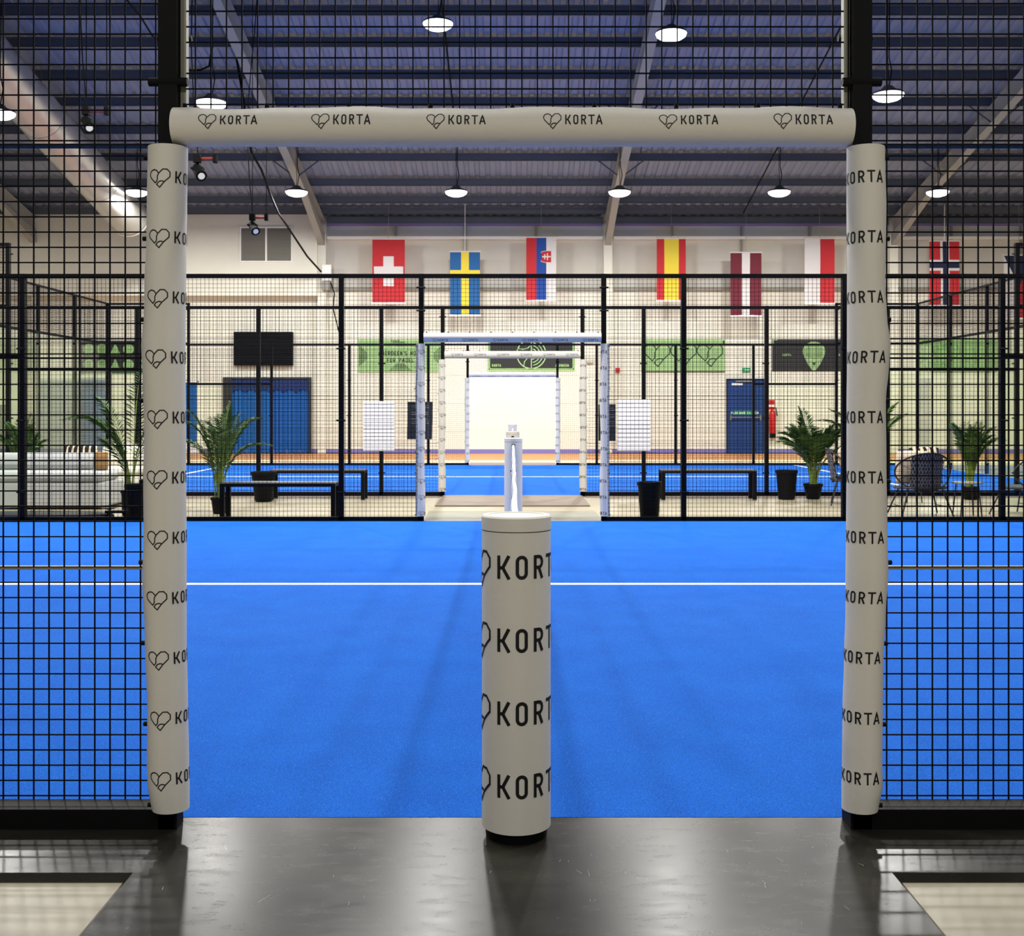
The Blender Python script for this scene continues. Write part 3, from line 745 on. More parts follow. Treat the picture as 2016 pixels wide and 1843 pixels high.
# ---------------------------------------------------------------- court cameras hanging
def hang_cam(px, py, Y, w_, label, flip=1, rods=True):
    f = Y/2203; x = (px-1009)*f; z = 1.336+(809-py)*f
    t = thing('hanging_spotlight', (x, Y, z), label, 'spotlight')
    b = MB(); b.tube([(x, Y, z+.16), (x+w_, Y, z+.16)], .025, 8); b.build('red_bar', M['red_bar'], t)
    b = MB(); b.box(x-.05, x+.05, Y-.06, Y+.04, z+.1, z+.22); b.build('clamp', M['cable'], t)
    b = MB(); b.box(x+w_-.03, x+w_+.03, Y-.04, Y+.04, z+.1, z+.22); b.build('clamp', M['cable'], t)
    b = MB(); b.tube([(x, Y, z+.1), (x, Y, z+.02)], .02, 6); b.box(x-.09, x+.09, Y-.05, Y+.05, z+.0, z+.03); b.build('yoke', M['cable'], t)
    b = MB(); a = (x-.03*flip, Y+.06, z+.04); c = (x+.09*flip, Y-.12, z-.12); b.tube([a, c], [.07, .085], 14); b.build('lamp_body', M['cable'], t)
    v = (Vector(c)-Vector(a)).normalized(); b = MB(); b.tube([Vector(c), Vector(c)+v*.01], .05, 14); b.build('lens', M['lens'], t)
    if rods:
        for xx in (x, x+w_):
            b = MB(); b.tube([(xx, Y, z+.2), (xx, Y, zroof(Y)-.15)], .008, 5); b.build('rod', M['white'] if w_ > .55 else M['cable'], t)
    b = MB(); P = []
    for i in range(9): P.append((x-.1*math.sin(i*.7), Y+.02, z+.2+i*(zroof(Y)-.3-z)/8))
    b.tube(P, .01, 5); b.build('cable', M['cable'], t)
hang_cam(170, 240, 16.5, .30, 'black spotlight on a red bar hanging at the upper left')
hang_cam(389, 334, 16.5, .26, 'black spotlight on a red bar under the left end of the header pad', rods=False)
hang_cam(497, 445, 21.0, .26, 'small spotlight with white rods in front of the louvred window')
def cable(pts, r, label, name='loose_cable'):
    P = []
    for px, py, Y in pts: P.append(((px-1009)/2203*Y, Y, 1.336+(809-py)/2203*Y))
    b = MB(); b.tube(P, r, 6); return tag(b.build(name, M['cable']), label, 'cable')
cable([(466,116,26),(480,200,26),(485,250,26),(495,300,26.5),(515,335,27.5),(535,390,29),(548,420,30),(562,440,31),(585,475,32.5),(605,505,33.5),(632,535,34.9)], .028, 'black cable drooping from the roof to the box on the left column')
cable([(360,128,20),(375,139,20),(395,138,20),(412,130,20),(418,90,20)], .02, 'short black cable looped above the left lamp')
cable([(250,0,16),(275,30,16.5),(300,70,17),(318,88,17.5)], .015, 'thin black cable at the top left beside the near post')

# electrical boxes on the column
x = S(648); b = MB(); b.box(x-.14, x+.14, YB-.5, YB-.31, Z(556), Z(525))
t = tag(b.build('electrical_box', M['white'], bevel=.01), 'white electrical box on the column left of the flags', 'electrical box')
b = MB(); b.box(x-.16, x+.1, YB-.5, YB-.31, Z(574), Z(557)); b.build('lower_box', M['grey'], t)
b = MB(); b.tube([(x+.1,YB-.35,Z(558)),(x+.22,YB-.34,Z(580)),(x+.18,YB-.33,Z(610)),(x+.3,YB-.33,Z(640)),(x+.38,YB-.33,Z(660))], .02, 6); b.build('cable', M['cable'], t)
for px, py in ((1159, 709), (1757, 538), (1757, 578)):
    xx = S(px); b = MB(); b.box(xx-.16, xx+.16, YB-.12, YB, Z(py)-.09, Z(py)+.09)
    tag(b.build('junction_box', M['wall_up'], bevel=.01), {709: 'small pale box on the wall right of the dark central banner', 538: 'upper pale box beside the right column', 578: 'lower pale box beside the right column'}[py], 'box')
xx = S(1216); b = MB(); b.box(xx-.07, xx+.07, YB-.07, YB, Z(729)-.07, Z(729)+.07); cp = tag(b.build('fire_call_point', M['ext_red'], bevel=.008), 'small red call point on the back wall', 'alarm')
b = MB(); xx = S(1469); b.box(xx-.13, xx+.13, YB-.04, YB, Z(733), Z(724)); es = tag(b.build('exit_sign', M['exit_g']), 'small green exit sign above the blue fire door', 'sign')
b = MB(); xa = xx-.05; ze = Z(728.5)
b.tube([(xa,YB-.045,ze-.03),(xa+.02,YB-.045,ze+.02)], .012, 6); b.bar((xx+.01,YB-.043,ze),(xx+.09,YB-.043,ze),.004,.018); b.build('pictogram', M['white'], es)
# fire extinguisher
xx = S(1519)
t = thing('fire_extinguisher', (xx, YB-.1, Z(862)), 'red fire extinguisher hung by the blue door', 'fire extinguisher')
b = MB(); b.lathe([(.09,0),(.105,.02),(.105,.62),(.08,.7),(.03,.74),(.03,.78)], (xx,YB-.12,Z(862)+.14), 20); b.build('cylinder_body', M['ext_red'], t, smooth=True)
b = MB(); b.box(xx-.08, xx+.09, YB-.2, YB-.04, Z(862), Z(862)+.13); b.build('bracket', M['black'], t)
b = MB(); b.tube([(xx,YB-.12,Z(862)+.92),(xx+.1,YB-.16,Z(862)+.96),(xx+.13,YB-.2,Z(862)+.7)], .018, 6); b.build('hose', M['black'], t)
b = MB(); b.box(xx-.11, xx+.09, YB-.02, YB, Z(806), Z(788)); b.cur = 0
tg = tag(b.build('safety_notice', M['ext_red']), 'red, white and orange notice strip above the extinguisher', 'sign')
b = MB(); b.box(xx-.1, xx+.08, YB-.024, YB-.02, Z(801), Z(797)); b.build('white_band', M['white'], tg)
b = MB(); b.box(xx-.1, xx+.08, YB-.02, YB, Z(824), Z(807)); b.build('orange_panel', M['amber'], tg)
# dark screen on the wall
b = MB(); b.box(S(463), S(578), YB-.18, YB, Z(720), Z(654)); t = tag(b.build('louvred_screen', M['black'], bevel=.01), 'black slatted rectangular panel above the curtained doorway', 'panel')
for k in range(14):
    z = Z(719)+k*.074; b = MB(); b.box(S(464), S(577), YB-.2, YB-.18, z, z+.045); b.build('slat', M['black'], t)
b = MB(); x0 = -16.6; x1 = S(22)
n = 8; P = [(x0, Z(890)), (x1-.12, Z(890))]+[(x1-.12+.12*math.sin(R(a)), Z(890)+.12-.12*math.cos(R(a))) for a in (30,60,90)]+[(x1-.12+.12*math.cos(R(a)), Z(797)-.12+.12*math.sin(R(a))) for a in (0,30,60,90)]+[(x0, Z(797))]
b.extrude(P, lambda u, v, d: (u, d, v), YB-.12, YB); tag(b.build('wall_mat', M['blue_dk']), 'dark blue rounded crash mat against the wall at the left edge', 'mat')

# ---------------------------------------------------------------- banners on the back wall
YBN = YB-.03
def banner(px0, px1, py0, py1, m, label):
    x0, x1, z0, z1 = S(px0), S(px1), Z(py1), Z(py0)
    b = MB(); b.box(x0, x1, YBN, YB, z0, z1)
    return tag(b.build('banner', m), label, 'banner'), x0, x1, z0, z1
flat = lambda o: (lambda u, v: (u, YBN-o, v))
# 1 green text banner
t, x0, x1, z0, z1 = banner(705, 872, 668, 733, M['green'], 'green banner with dotted triangles and two lines of dark text')
cx = (x0+x1)/2
b = MB(); text(b, "ABERDEEN'S HOME", .2, flat(.003), cx, Z(700), .135, .24, True); b.build('lettering', M['green_d'], t); b = MB(); text(b, 'FOR PADEL', .2, flat(.003), cx, Z(713.5), .135, .24, True); b.build('lettering', M['green_d'], t)
b = MB()
def dot(b, x, z, r=.018): b.add([(x-r,YBN-.003,z-r),(x+r,YBN-.003,z-r),(x+r,YBN-.003,z+r),(x-r,YBN-.003,z+r)], [(0,1,2,3)])
for j in range(5):
    for i in range(5+j*2-2*0):
        dot(b, cx+(i-(4+2*j)/2)*.055, z0+.06+(4-j)*.05)
        if j < 4 and i < 11-2*j: dot(b, cx+(i-(10-2*j)/2)*.055, z1-.05-j*.05)
for j in range(5):
    for i in range(13-2*j):
        dot(b, x0+.05+j*.055, (z0+z1)/2+(i-(12-2*j)/2)*.05)
        dot(b, x1-.05-j*.055, (z0+z1)/2+(i-(12-2*j)/2)*.05)
b.build('dot_pattern', M['green_d'], t, kind='stuff')
# 2 dark banner with circle
t, x0, x1, z0, z1 = banner(960, 1132, 668, 730, M['charcoal'], 'dark banner with green outline and a ball emblem, over the middle gate')
cx, cz = (x0+x1)/2, (z0+z1)/2+.03
b = MB(); ins = .06
ribbon(b, [(x0+.015,z0+.015),(x1-.015,z0+.015),(x1-.015,z1-.015),(x0+.015,z1-.015)], .03, flat(.003), True)
ribbon(b, [(x0+ins,z0+ins+.03),(x0+ins+.03,z0+ins),(x1-ins-.03,z0+ins),(x1-ins,z0+ins+.03),(x1-ins,z1-ins),(x0+ins,z1-ins)], .025, flat(.003), True)
Rr = .46
ribbon(b, arc(cx, cz, Rr, Rr, 0, 350, 36), .028, flat(.003), True)
ribbon(b, [(cx, cz-Rr), (cx, cz+Rr)], .022, flat(.003))
for q in (.17, .27, .36): ribbon(b, arc(cx, cz, q, q*1.0, -80, 80, 14), .022, flat(.003))
ribbon(b, arc(cx-.52, cz-.42, .36, .36, -20, 55, 10)[::-1], .022, flat(.003)) if False else None
ribbon(b, [(cx-.24,cz-.38),(cx-.22,cz-.25),(cx-.12,cz-.12),(cx,cz-.05)], .022, flat(.003))
ribbon(b, [(cx-.42,cz+.18),(cx-.28,cz+.15),(cx-.12,cz+.18),(cx,cz+.3)], .022, flat(.003))
ribbon(b, [(cx-.3,cz+.34),(cx-.18,cz+.27),(cx-.05,cz+.3)], .02, flat(.003))
b.build('emblem', M['green_l'], t)
b = MB(); logo(b, flat(.003), x0+.14, z0+.13, .075, heart=False, wd=.17); b.build('lettering', M['green_l'], t); b = MB(); text(b, 'ABERDEEN', .17, flat(.003), x1-.62, z0+.13, .075); b.build('lettering', M['green_l'], t)
# 3 hearts
t, x0, x1, z0, z1 = banner(1262, 1427, 668, 733, M['green'], 'green banner with three dark heart outlines')
b = MB()
for px in (1293, 1345, 1397):
    hx = S(px); h = .46
    for st in HEART:
        cl = isinstance(st, tuple) and st[0] == 'c'; p = st[1] if cl else st
        ribbon(b, [(hx+(x+1.33)*h, Z(700)+(y-.33)*h) for x, y in p], .035, flat(.003), cl)
b.build('heart_outlines', M['green_d'], t)
b = MB(); b.box(x0, x1, YBN-.003, YBN, z0, z0+.03)
b.box(x1-.07, x1-.01, YBN-.003, YBN, z1-.16, z1-.04); b.box(x0+.01, x0+.05, YBN-.003, YBN, z0+.1, z0+.3); b.build('edge_marks', M['green_d'], t)
# 4 racket
t, x0, x1, z0, z1 = banner(1520, 1682, 668, 731, M['charcoal'], 'dark banner with a green padel racket')
cx = S(1602); b = MB(); cz = Z(692)
P = [(cx+.36*math.sin(R(a)), cz+.31*math.cos(R(a))) for a in range(-110, 111, 10)]
P = P[::-1]
P = [(cx+.05, z0+.03)] + [(cx+.2, cz-.4)] + [(cx+.36*math.sin(R(a)), cz+.31*math.cos(R(a))) for a in range(110, -111, -10)] + [(cx-.2, cz-.4), (cx-.05, z0+.03)]
b.extrude(P, lambda u, v, d: (u, d, v), YBN-.003, YBN-.0005); b.build('racket', M['green'], t)
b = MB(); b.add([(cx-.07,YBN-.005,Z(713.5)),(cx,YBN-.005,Z(721)),(cx+.07,YBN-.005,Z(713.5))], [(0,1,2)])
for i in range(-4, 5):
    for j in range(-5, 3):
        if (i/4.6)**2+((j+1)/4.4)**2 < 1: dot(b, cx+i*.055, cz+j*.055+.04, .012)
b.build('racket_holes', M['green_d'], t)
b = MB(); logo(b, flat(.003), x0+.33, Z(701), .07, heart=False, wd=.17); b.build('lettering', M['green_l'], t); b = MB(); logo(b, flat(.003), x1-.5, Z(701), .07, heart=False, wd=.17); b.build('lettering', M['green_l'], t)
b = MB(); ribbon(b, [(x0+.02,z1-.02),(x0+.16,z1-.02)], .03, flat(.003)); ribbon(b, [(x0+.03,z1-.02),(x0+.03,z1-.18)], .03, flat(.003)); b.build('corner_mark', M['green'], t)
# 5 right pattern
t, x0, x1, z0, z1 = banner(1803, 1962, 668, 733, M['green'], 'green banner covered with a tangled darker line pattern, at the right')
b = MB(); rn = random.Random(5)
for i in range(34):
    ax = rn.uniform(x0+.05, x0+1.2); az = rn.uniform(z0+.1, z1-.1); rr = rn.uniform(.06, .13); a0 = rn.uniform(0, 360)
    P = [p for p in arc(ax, az, rr, rr, a0, a0+220, 9) if x0 < p[0] < x1 and z0+.02 < p[1] < z1-.02]
    if len(P) > 2: ribbon(b, P, .02, flat(.003))
b.build('line_pattern', mat('mid_green', srgb(86,150,70), .6), t)
# 6 left pattern
t, x0, x1, z0, z1 = banner(158, 290, 671, 735, M['charcoal'], 'dark banner with green circles and triangles, at the left')
b = MB()
for k in range(5):
    cxx = x0+.28+k*.42
    for cz in (z0+.27, z1-.27):
        up = (k+(cz > z0+.5)) % 2
        if k in (2,) or (k == 4 and up):
            b.add([(cxx-.17,YBN-.003,cz-.17),(cxx+.17,YBN-.003,cz-.17),(cxx,YBN-.003,cz+.2)], [(0,1,2)])
        else:
            P = arc(cxx, cz, .17, .17, 0, 345, 23); b.add([(p[0],YBN-.003,p[1]) for p in P], [tuple(range(len(P)))])
b.build('shape_pattern', M['green'], t)
b = MB(); b.box(x0, x1, YBN-.003, YBN, z0, z0+.05); b.build('bottom_band', mat('dark_green_band', srgb(60,90,50), .6), t)

# ---------------------------------------------------------------- flags
YFL = 34.55
def FS(px): return (px-1009)/2203*YFL
def FZZ(py): return 1.336+(809-py)/2203*YFL
def flag(px0, px1, py0, py1, rects, mats, label, extra=None, rod=False):
    """rects: (u0,u1,v0,v1,mat index) with u left to right and v top to bottom in 0..1"""
    x0, x1, zt, zb = FS(px0), FS(px1), FZZ(py0), FZZ(py1); W = x1-x0; H = zt-zb
    t = thing('flag', ((x0+x1)/2, YFL, zb), label, 'flag')
    ph = rnd.uniform(0, 6)
    def P(u, v, o=0): return (x0+u*W, YFL+.025*math.sin(u*7+ph)*v+.012*math.sin(v*6+ph)-o, zt-v*H)
    def patch(b, u0, u1, v0, v1, o):
        nu = max(1, int((u1-u0)*12+.5)); nv = max(1, int((v1-v0)*14+.5)); V = []; F = []
        for side in (0, .003):
            for j in range(nv+1):
                for i in range(nu+1): V.append(P(u0+(u1-u0)*i/nu, v0+(v1-v0)*j/nv, o-side))
        m = (nu+1)*(nv+1)
        for j in range(nv):
            for i in range(nu):
                a = j*(nu+1)+i; F.append((a, a+nu+1, a+nu+2, a+1)); F.append((m+a, m+a+1, m+a+nu+2, m+a+nu+1))
        b.add(V, F)
    b = MB()
    for (u0, u1, v0, v1, mi) in rects: b.cur = mi; patch(b, u0, u1, v0, v1, 0)
    b.build('cloth', mats, t, smooth=True)
    if extra: extra(t, P)
    b = MB(); b.tube([(x0-.02,YFL,zt+.015),(x1+.02,YFL,zt+.015)], .025, 8); b.build('top_batten', M['fwhite'], t)
    b = MB(); b.tube([(x0-.02,YFL,zb-.02),(x1+.02,YFL,zb-.02)], .03, 8); b.build('bottom_batten', M['white'], t)
    b = MB(); xm = (x0+x1)/2; b.tube([(xm,YFL,zt+.03),(xm,YFL,zroof(YFL)+.03)], .012 if rod else .006, 6); b.build('hanging_rod', M['white'] if rod else M['grey'], t)
    return t
def cross(t, P):
    b = MB()
    for (u0,u1,v0,v1) in ((.34,.66,.27,.43),(.05,.95,.43,.57),(.34,.66,.57,.74)):
        N = 8; V = []
        for j in range(N+1):
            v = v0+(v1-v0)*j/N
            for i in range(7): V.append(P(u0+(u1-u0)*i/6, v, .005))
        b.add(V, [(j*7+i, (j+1)*7+i, (j+1)*7+i+1, j*7+i+1) for j in range(N) for i in range(6)])
    b.build('white_cross', M['fwhite'], t)
flag(733, 797, 471, 596, [(0,1,0,1,0)], [M['red']], 'red flag with a white cross', cross)
def crossrects(a, c, v0, v1, bg, fg):
    return [(0,a,0,v0,bg),(c,1,0,v0,bg),(0,a,v1,1,bg),(c,1,v1,1,bg),(a,c,0,1,fg),(0,a,v0,v1,fg),(c,1,v0,v1,fg)]
flag(886, 945, 496, 620, crossrects(.37,.63,.29,.42,0,1), [M['fblue'], M['fyel']], 'blue flag with a yellow cross', rod=True)
def shield(t, P):
    def pl(pts, o, m, name):
        b = MB(); b.add([P(u, v, o) for u, v in pts], [tuple(range(len(pts)))]); b.build(name, m, t)
    pl([(.84,.21),(.84,.40),(.62,.40),(.5,.385),(.42,.305),(.5,.225),(.62,.21)], .006, M['fwhite'], 'shield')
    pl([(.83,.217),(.83,.395),(.62,.393),(.52,.38),(.45,.305),(.52,.23),(.62,.217)], .009, M['red'], 'shield')
    pl([(.52,.23),(.52,.38),(.45,.345),(.40,.305),(.45,.265)], .012, M['rblue'], 'shield')
    b = MB()
    for (u0,u1,v0,v1) in ((.53,.82,.295,.315),(.60,.635,.265,.345),(.69,.725,.25,.36)):
        b.add([P(u0,v0,.014),P(u1,v0,.014),P(u1,v1,.014),P(u0,v1,.014)], [(0,1,2,3)])
    b.build('double_cross', M['fwhite'], t)
flag(1036, 1095, 468, 591, [(0,.34,0,1,0),(.34,.67,0,1,1),(.67,1,0,1,2)], [M['red'], M['rblue'], M['fwhite']], 'red, blue and white striped flag with a red shield', shield)
flag(1293, 1350, 470, 591, [(0,.26,0,1,0),(.26,.76,0,1,1),(.76,1,0,1,0)], [M['red'], M['fyel']], 'flag with a yellow stripe between two red stripes')
flag(1438, 1499, 498, 621, [(0,.37,0,1,0),(.37,.63,0,1,1),(.63,1,0,1,0)], [M['crimson'], M['fwhite']], 'maroon flag with a white middle stripe')
flag(1584, 1643, 470, 597, [(0,.52,0,1,0),(.52,1,0,1,1)], [M['fwhite'], M['red']], 'half white, half red flag beside the near gate post')
nr = [(0,.36,0,.29,0),(.66,1,0,.29,0),(0,.36,.46,1,0),(.66,1,.46,1,0),(.44,.58,0,1,2),(.36,.44,0,.33,1),(.58,.66,0,.33,1),(.36,.44,.42,1,1),(.58,.66,.42,1,1),
      (0,.36,.29,.33,1),(.66,1,.29,.33,1),(0,.36,.42,.46,1),(.66,1,.42,.46,1),(0,.44,.33,.42,2),(.58,1,.33,.42,2)]
flag(1830, 1889, 475, 601, nr, [M['red'], M['fwhite'], M['navy']], 'red flag with a navy and white cross at the right', rod=True)
def tri(t, P):
    b = MB(); V = []; N = 8
    for j in range(N+1):
        f = j/N; V += [P(.5*f, .5*f, .006), P(1-.5*f, .5*f, .006)]
    b.add(V, [(2*j, 2*j+2, 2*j+3, 2*j+1) for j in range(N)]); b.build('blue_triangle', M['navy'], t)
flag(1976, 2036, 503, 626, [(0,.5,0,1,0),(.5,1,0,1,1)], [M['fwhite'], M['red']], 'flag with a navy triangle over white and red, cut by the right edge', tri)

# ---------------------------------------------------------------- boards and posters on the fences
def board(X0, X1, z0, z1, Y, label, gap):
    b = MB(); b.box(X0, X1, Y-.012, Y, z0, z1); t = tag(b.build('white_board', M['sheetpaper']), label, 'board')
    z = z0+.01; b = None; k = 0
    while z < z1-.02:
        b = MB(); b.add([(X0,Y-.013,z),(X1,Y-.013,z),(X1,Y-.013,z+gap*.86),(X1,Y-.022,z+.004),(X0,Y-.022,z+.004),(X0,Y-.013,z+gap*.86)], [(0,1,3,4),(4,3,2,5),(0,4,5),(1,2,3)])
        b.build('slat', M['sheetpaper'], t); z += gap
board(-2.36, -1.87, .70, 1.49, Y3-.035, 'white slatted board on the third fence, left of the gates', .056)
board(1.66, 2.18, .70, 1.49, Y3-.035, 'white slatted board on the third fence, right of the gates', .068)
def poster(px0, px1, py0, py1, sk, label):
    Y = Y4-.03; f = Y/2203; x0 = (px0-1009)*f; x1 = (px1-1009)*f; z0 = 1.336+(809-py1)*f; z1 = 1.336+(809-py0)*f
    b = MB(); b.extrude([(x0, z0), (x1-sk, z0), (x1, z1), (x0+sk, z1)], lambda u, v, d: (u, d, v), Y, Y+.01)
    t = tag(b.build('notice_board', M['charcoal']), label, 'notice board')
    b = MB()
    for c in (x0+.1, (x0+x1)/2+.06):
        for k in range(9):
            if k in (2, 5): continue
            z = z1-.1-k*.055; b.box(c, c+rnd.uniform(.12, .18), Y-.002, Y, z, z+.012)
    b.build('text_lines', M['grey'], t)
poster(801, 852, 791, 865, .02, 'dark notice board on the farthest fence left of the gate')
poster(1178, 1212, 796, 868, 0, 'dark notice board on the farthest fence right of the gate')

# ---------------------------------------------------------------- benches
def make_bench(label):
    t = thing('bench', (0, 0, 0), label, 'bench'); W = 1.44; D = .36; H = .46
    b = MB(); b.box(-W/2, W/2, -D/2, D/2, H-.05, H-.014); b.build('seat_frame', M['black'], t)
    for k in range(3):
        b = MB(); y = -D/2+.004+k*(D/3); b.box(-W/2+.002, W/2-.002, y, y+D/3-.01, H-.014, H); b.build('slat', M['bench'], t)
    for sx in (-1, 1):
        for sy in (-1, 1):
            b = MB(); b.box(sx*W/2, sx*(W/2-.055), sy*D/2, sy*(D/2-.055), 0, H-.05); b.build('leg', M['black'], t)
            b = MB(); b.box(sx*W/2+.0*sx, sx*(W/2-.055), sy*D/2, sy*(D/2-.055), 0, .012); b.build('foot', M['grey'], t)
    return t
be = make_bench('black bench close behind the second fence, left of the gates')
be.location = (-2.93, 14.12, FZ)
copy_to(be, (-2.96, 17.12, FZ), 0, 'black bench standing farther back against the third fence, left')
copy_to(be, (2.98, 17.12, FZ), 0, 'black bench against the third fence, right of the gates')

# ---------------------------------------------------------------- planters
def planter(x, y, r0, r1, h, label, sq=False):
    t = thing('planter', (x, y, FZ), label, 'planter')
    b = MB(); b.lathe([(r0-.01,0),(r0,.01),(r1-.012,h-.05),(r1,h-.045),(r1,h),(r1-.02,h),(r1-.035,h-.06)], (x,y,FZ), 28); b.build('pot', M['pot'], t, smooth=True)
    b = MB(); b.lathe([(r1-.04,h-.07),(.0,h-.065)], (x,y,FZ), 20); b.build('soil', M['soil'], t)
    return t
planter(-3.72, 16.72, .125, .19, .45, 'empty black tapered planter at the end of the far left bench')
planter(4.2, 17.15, .125, .17, .45, 'empty black tapered planter left of the right palm')
planter(1.71, 13.98, .115, .155, .47, 'black tapered planter close behind the second fence, right of the gate')
# ---------------------------------------------------------------- palms
def leaflet(b, p, d, up, L, wv):
    p = Vector(p); d = d.normalized(); sd = d.cross(up)
    if sd.length < 1e-3: sd = Vector((1,0,0))
    sd.normalize(); m = p+d*L*.45+Vector((0,0,-L*.02)); e = p+d*L+Vector((0,0,-L*.22))
    b.add([p, m+sd*wv, e, m-sd*wv], [(0,1,2),(0,2,3)])
def palm(x, y, z, H, spread, n, seed, label, pot=(.1,.14,.2), cane=.25, lsz=1.0, angs=None, leafm='leaf'):
    rn = random.Random(seed)
    t = thing('potted_palm', (x, y, z), label, 'potted plant')
    r0, r1, h = pot
    b = MB(); b.lathe([(r0-.01,0),(r0,.01),(r1-.012,h-.04),(r1,h-.035),(r1,h),(r1-.015,h),(r1-.03,h-.04)], (x,y,z), 24); b.build('pot', M['pot'], t, smooth=True)
    b = MB(); b.lathe([(r1-.03,h-.045),(.0,h-.04)], (x,y,z), 16); b.build('soil', M['soil'], t)
    base = z+h-.045
    for i in range(n):
        az = (angs[i][0] if angs else 360*i/n*1.0+rn.uniform(-25, 25)+i*137); lean = angs[i][1] if angs else rn.uniform(.25, 1.0)
        hh = H*(angs[i][2] if angs else rn.uniform(.72, 1.0)); out = spread*lean
        ca, sa = math.cos(R(az)), math.sin(R(az)); bx, by = x+ca*.03+rn.uniform(-.03, .03), y+sa*.03+rn.uniform(-.03, .03)
        pts = []
        for k in range(13):
            f = k/12; rad = out*(f**1.9); zz = base+hh*(1.0*f-.42*lean*f**3.2)
            pts.append(Vector((bx+ca*rad, by+sa*rad, zz)))
        bb = MB(); bb.tube(pts, [.011*(1-k/14) for k in range(13)], 5); bb.build('stem', M['stem'], t, smooth=True)
        bb = MB()
        for k in range(26):
            f = cane+(1-cane)*k/25; q = f*12; i0 = min(11, int(q)); fr = q-i0; p = pts[i0].lerp(pts[i0+1], fr); d = (pts[i0+1]-pts[i0]).normalized()
            sd = d.cross(Vector((0,0,1))); sd = sd.normalized() if sd.length > .05 else Vector((-sa, ca, 0))
            L = lsz*(.10+.15*math.sin(math.pi*min(1, (k+2)/26)))*rn.uniform(.85, 1.15)
            for s in (-1, 1): leaflet(bb, p, d*.75+sd*s*.85+Vector((0,0,rn.uniform(-.1, .2))), Vector((0,0,1)), L, .008+.005*lsz)
        bb.build('frond', M[leafm], t)
    return t
palm(-3.86, 14.75, FZ, 1.66, .66, 15, 2, 'tall loose potted palm beside the left front bench', (.085,.12,.22), .3, .85)
palm(4.62, 17.2, FZ, 1.36, .68, 26, 8, 'bushy potted palm with arching leaves, right of the empty planter', (.10,.15,.24), .34, 1.1)
palm(-7.46, 17.05, FZ, 1.3, .42, 16, 4, 'feathery palm rising behind the white sofa at the far left', (.1,.15,.24), .35, .8)
palm(-4.98, 14.6, FZ, 1.5, .9, 8, 6, 'dark palm with long arching leaves, left of the near left gate pad', (.11,.13,.32), .3, 1.0,
     angs=[(175,1.0,1.12),(185,.75,1.0),(160,.55,1.1),(90,.3,1.2),(20,.6,1.1),(200,.35,.75),(-30,.9,1.0),(170,.45,.6)])
palm(7.0, 17.1, FZ, 1.36, .48, 20, 11, 'potted palm standing behind the small round table at the right', (.1,.13,.2), .35, .8)
palm(5.35, 16.9, FZ, 1.5, .9, 8, 15, 'tall palm mostly hidden behind the near right gate pad', (.11,.14,.3), .4, .9,
     angs=[(180,.85,1.0),(172,.6,1.0),(0,.45,1.0),(10,.62,.95),(60,.3,1.05),(120,.4,.9),(-60,.4,.8),(90,.2,1.1)])
planter(-4.72, 14.05, .11, .15, .44, 'black planter just left of the near left gate pad, on the walkway')
b = MB()
# ---------------------------------------------------------------- cushions and sofa
def cushion(cx, cy, cz, w_, h_, d_, m, label, rz=0, tilt=0, stripes=0, name='cushion', rx=0):
    t = thing(name, (cx, cy, cz), label, 'cushion')
    Mx = Matrix.Translation((cx, cy, cz+h_/2)) @ Matrix.Rotation(rz, 4, 'Z') @ Matrix.Rotation(rx, 4, 'X') @ Matrix.Rotation(tilt, 4, 'Y')
    N = 18; b = MB(); b2 = MB()
    for side in (1, -1):
        V = []; F = []; ms = []
        for j in range(N+1):
            for i in range(N+1):
                u, v = 2*i/N-1, 2*j/N-1; th = d_/2*(max(0, (1-u**4))*max(0, (1-v**4)))**.5
                V.append(Mx @ Vector((u*w_/2*(1-.05*v*v), side*th, v*h_/2*(1-.05*u*u))))
        n0 = len(b.v); b.v += [tuple(p) for p in V]
        for j in range(N):
            for i in range(N):
                a = n0+j*(N+1)+i; f = [a, a+1, a+N+2, a+N+1]
                b.f.append(f if side < 0 else f[::-1]); b.m.append(1 if stripes and (i % stripes) < stripes*.45 else 0)
    b.build('cover', [m, M['stripe']], t, smooth=True)
    return t
def rbox(name, x0, x1, y0, y1, z0, z1, m, parent, bev=.05):
    b = MB(); b.box(x0, x1, y0, y1, z0, z1); return b.build(name, m, parent, smooth=True, bevel=bev)
t = thing('sofa', (-7.0, 15.8, FZ), 'long low pale sofa with a rolled back at the left', 'sofa')
rbox('base', -8.9, -5.62, 15.35, 16.2, FZ+.03, .36, M['sofa'], t, .03)
rbox('seat_cushion', -8.9, -7.28, 15.33, 16.0, .36, .50, M['sofa'], t, .05)
rbox('seat_cushion', -7.26, -5.62, 15.33, 16.0, .36, .50, M['sofa'], t, .05)
rbox('backrest', -8.9, -5.95, 15.85, 16.2, .5, .735, M['sofa'], t, .08)
t = thing('sofa', (-5.4, 16.6, FZ), 'whiter sofa section behind and right of the long pale sofa', 'sofa')
rbox('base', -6.4, -5.03, 16.25, 17.0, FZ+.03, .40, M['sofa_w'], t, .03)
rbox('seat_cushion', -6.4, -5.03, 16.23, 16.8, .40, .52, M['sofa_w'], t, .05)
rbox('backrest', -6.15, -5.0, 16.7, 17.0, .52, .83, M['sofa_w'], t, .08)
rbox('armrest', -5.28, -5.0, 16.25, 16.7, .52, .62, M['sofa_w'], t, .04)
cushion(-6.35, 16.45, .53, .5, .30, .14, M['cush'], 'black and cream striped cushion on the white sofa', stripes=3, rx=R(-10))
cushion(-5.78, 15.72, .50, .2, .26, .14, M['brown_c'], 'small tan cushion at the end of the sofa back')
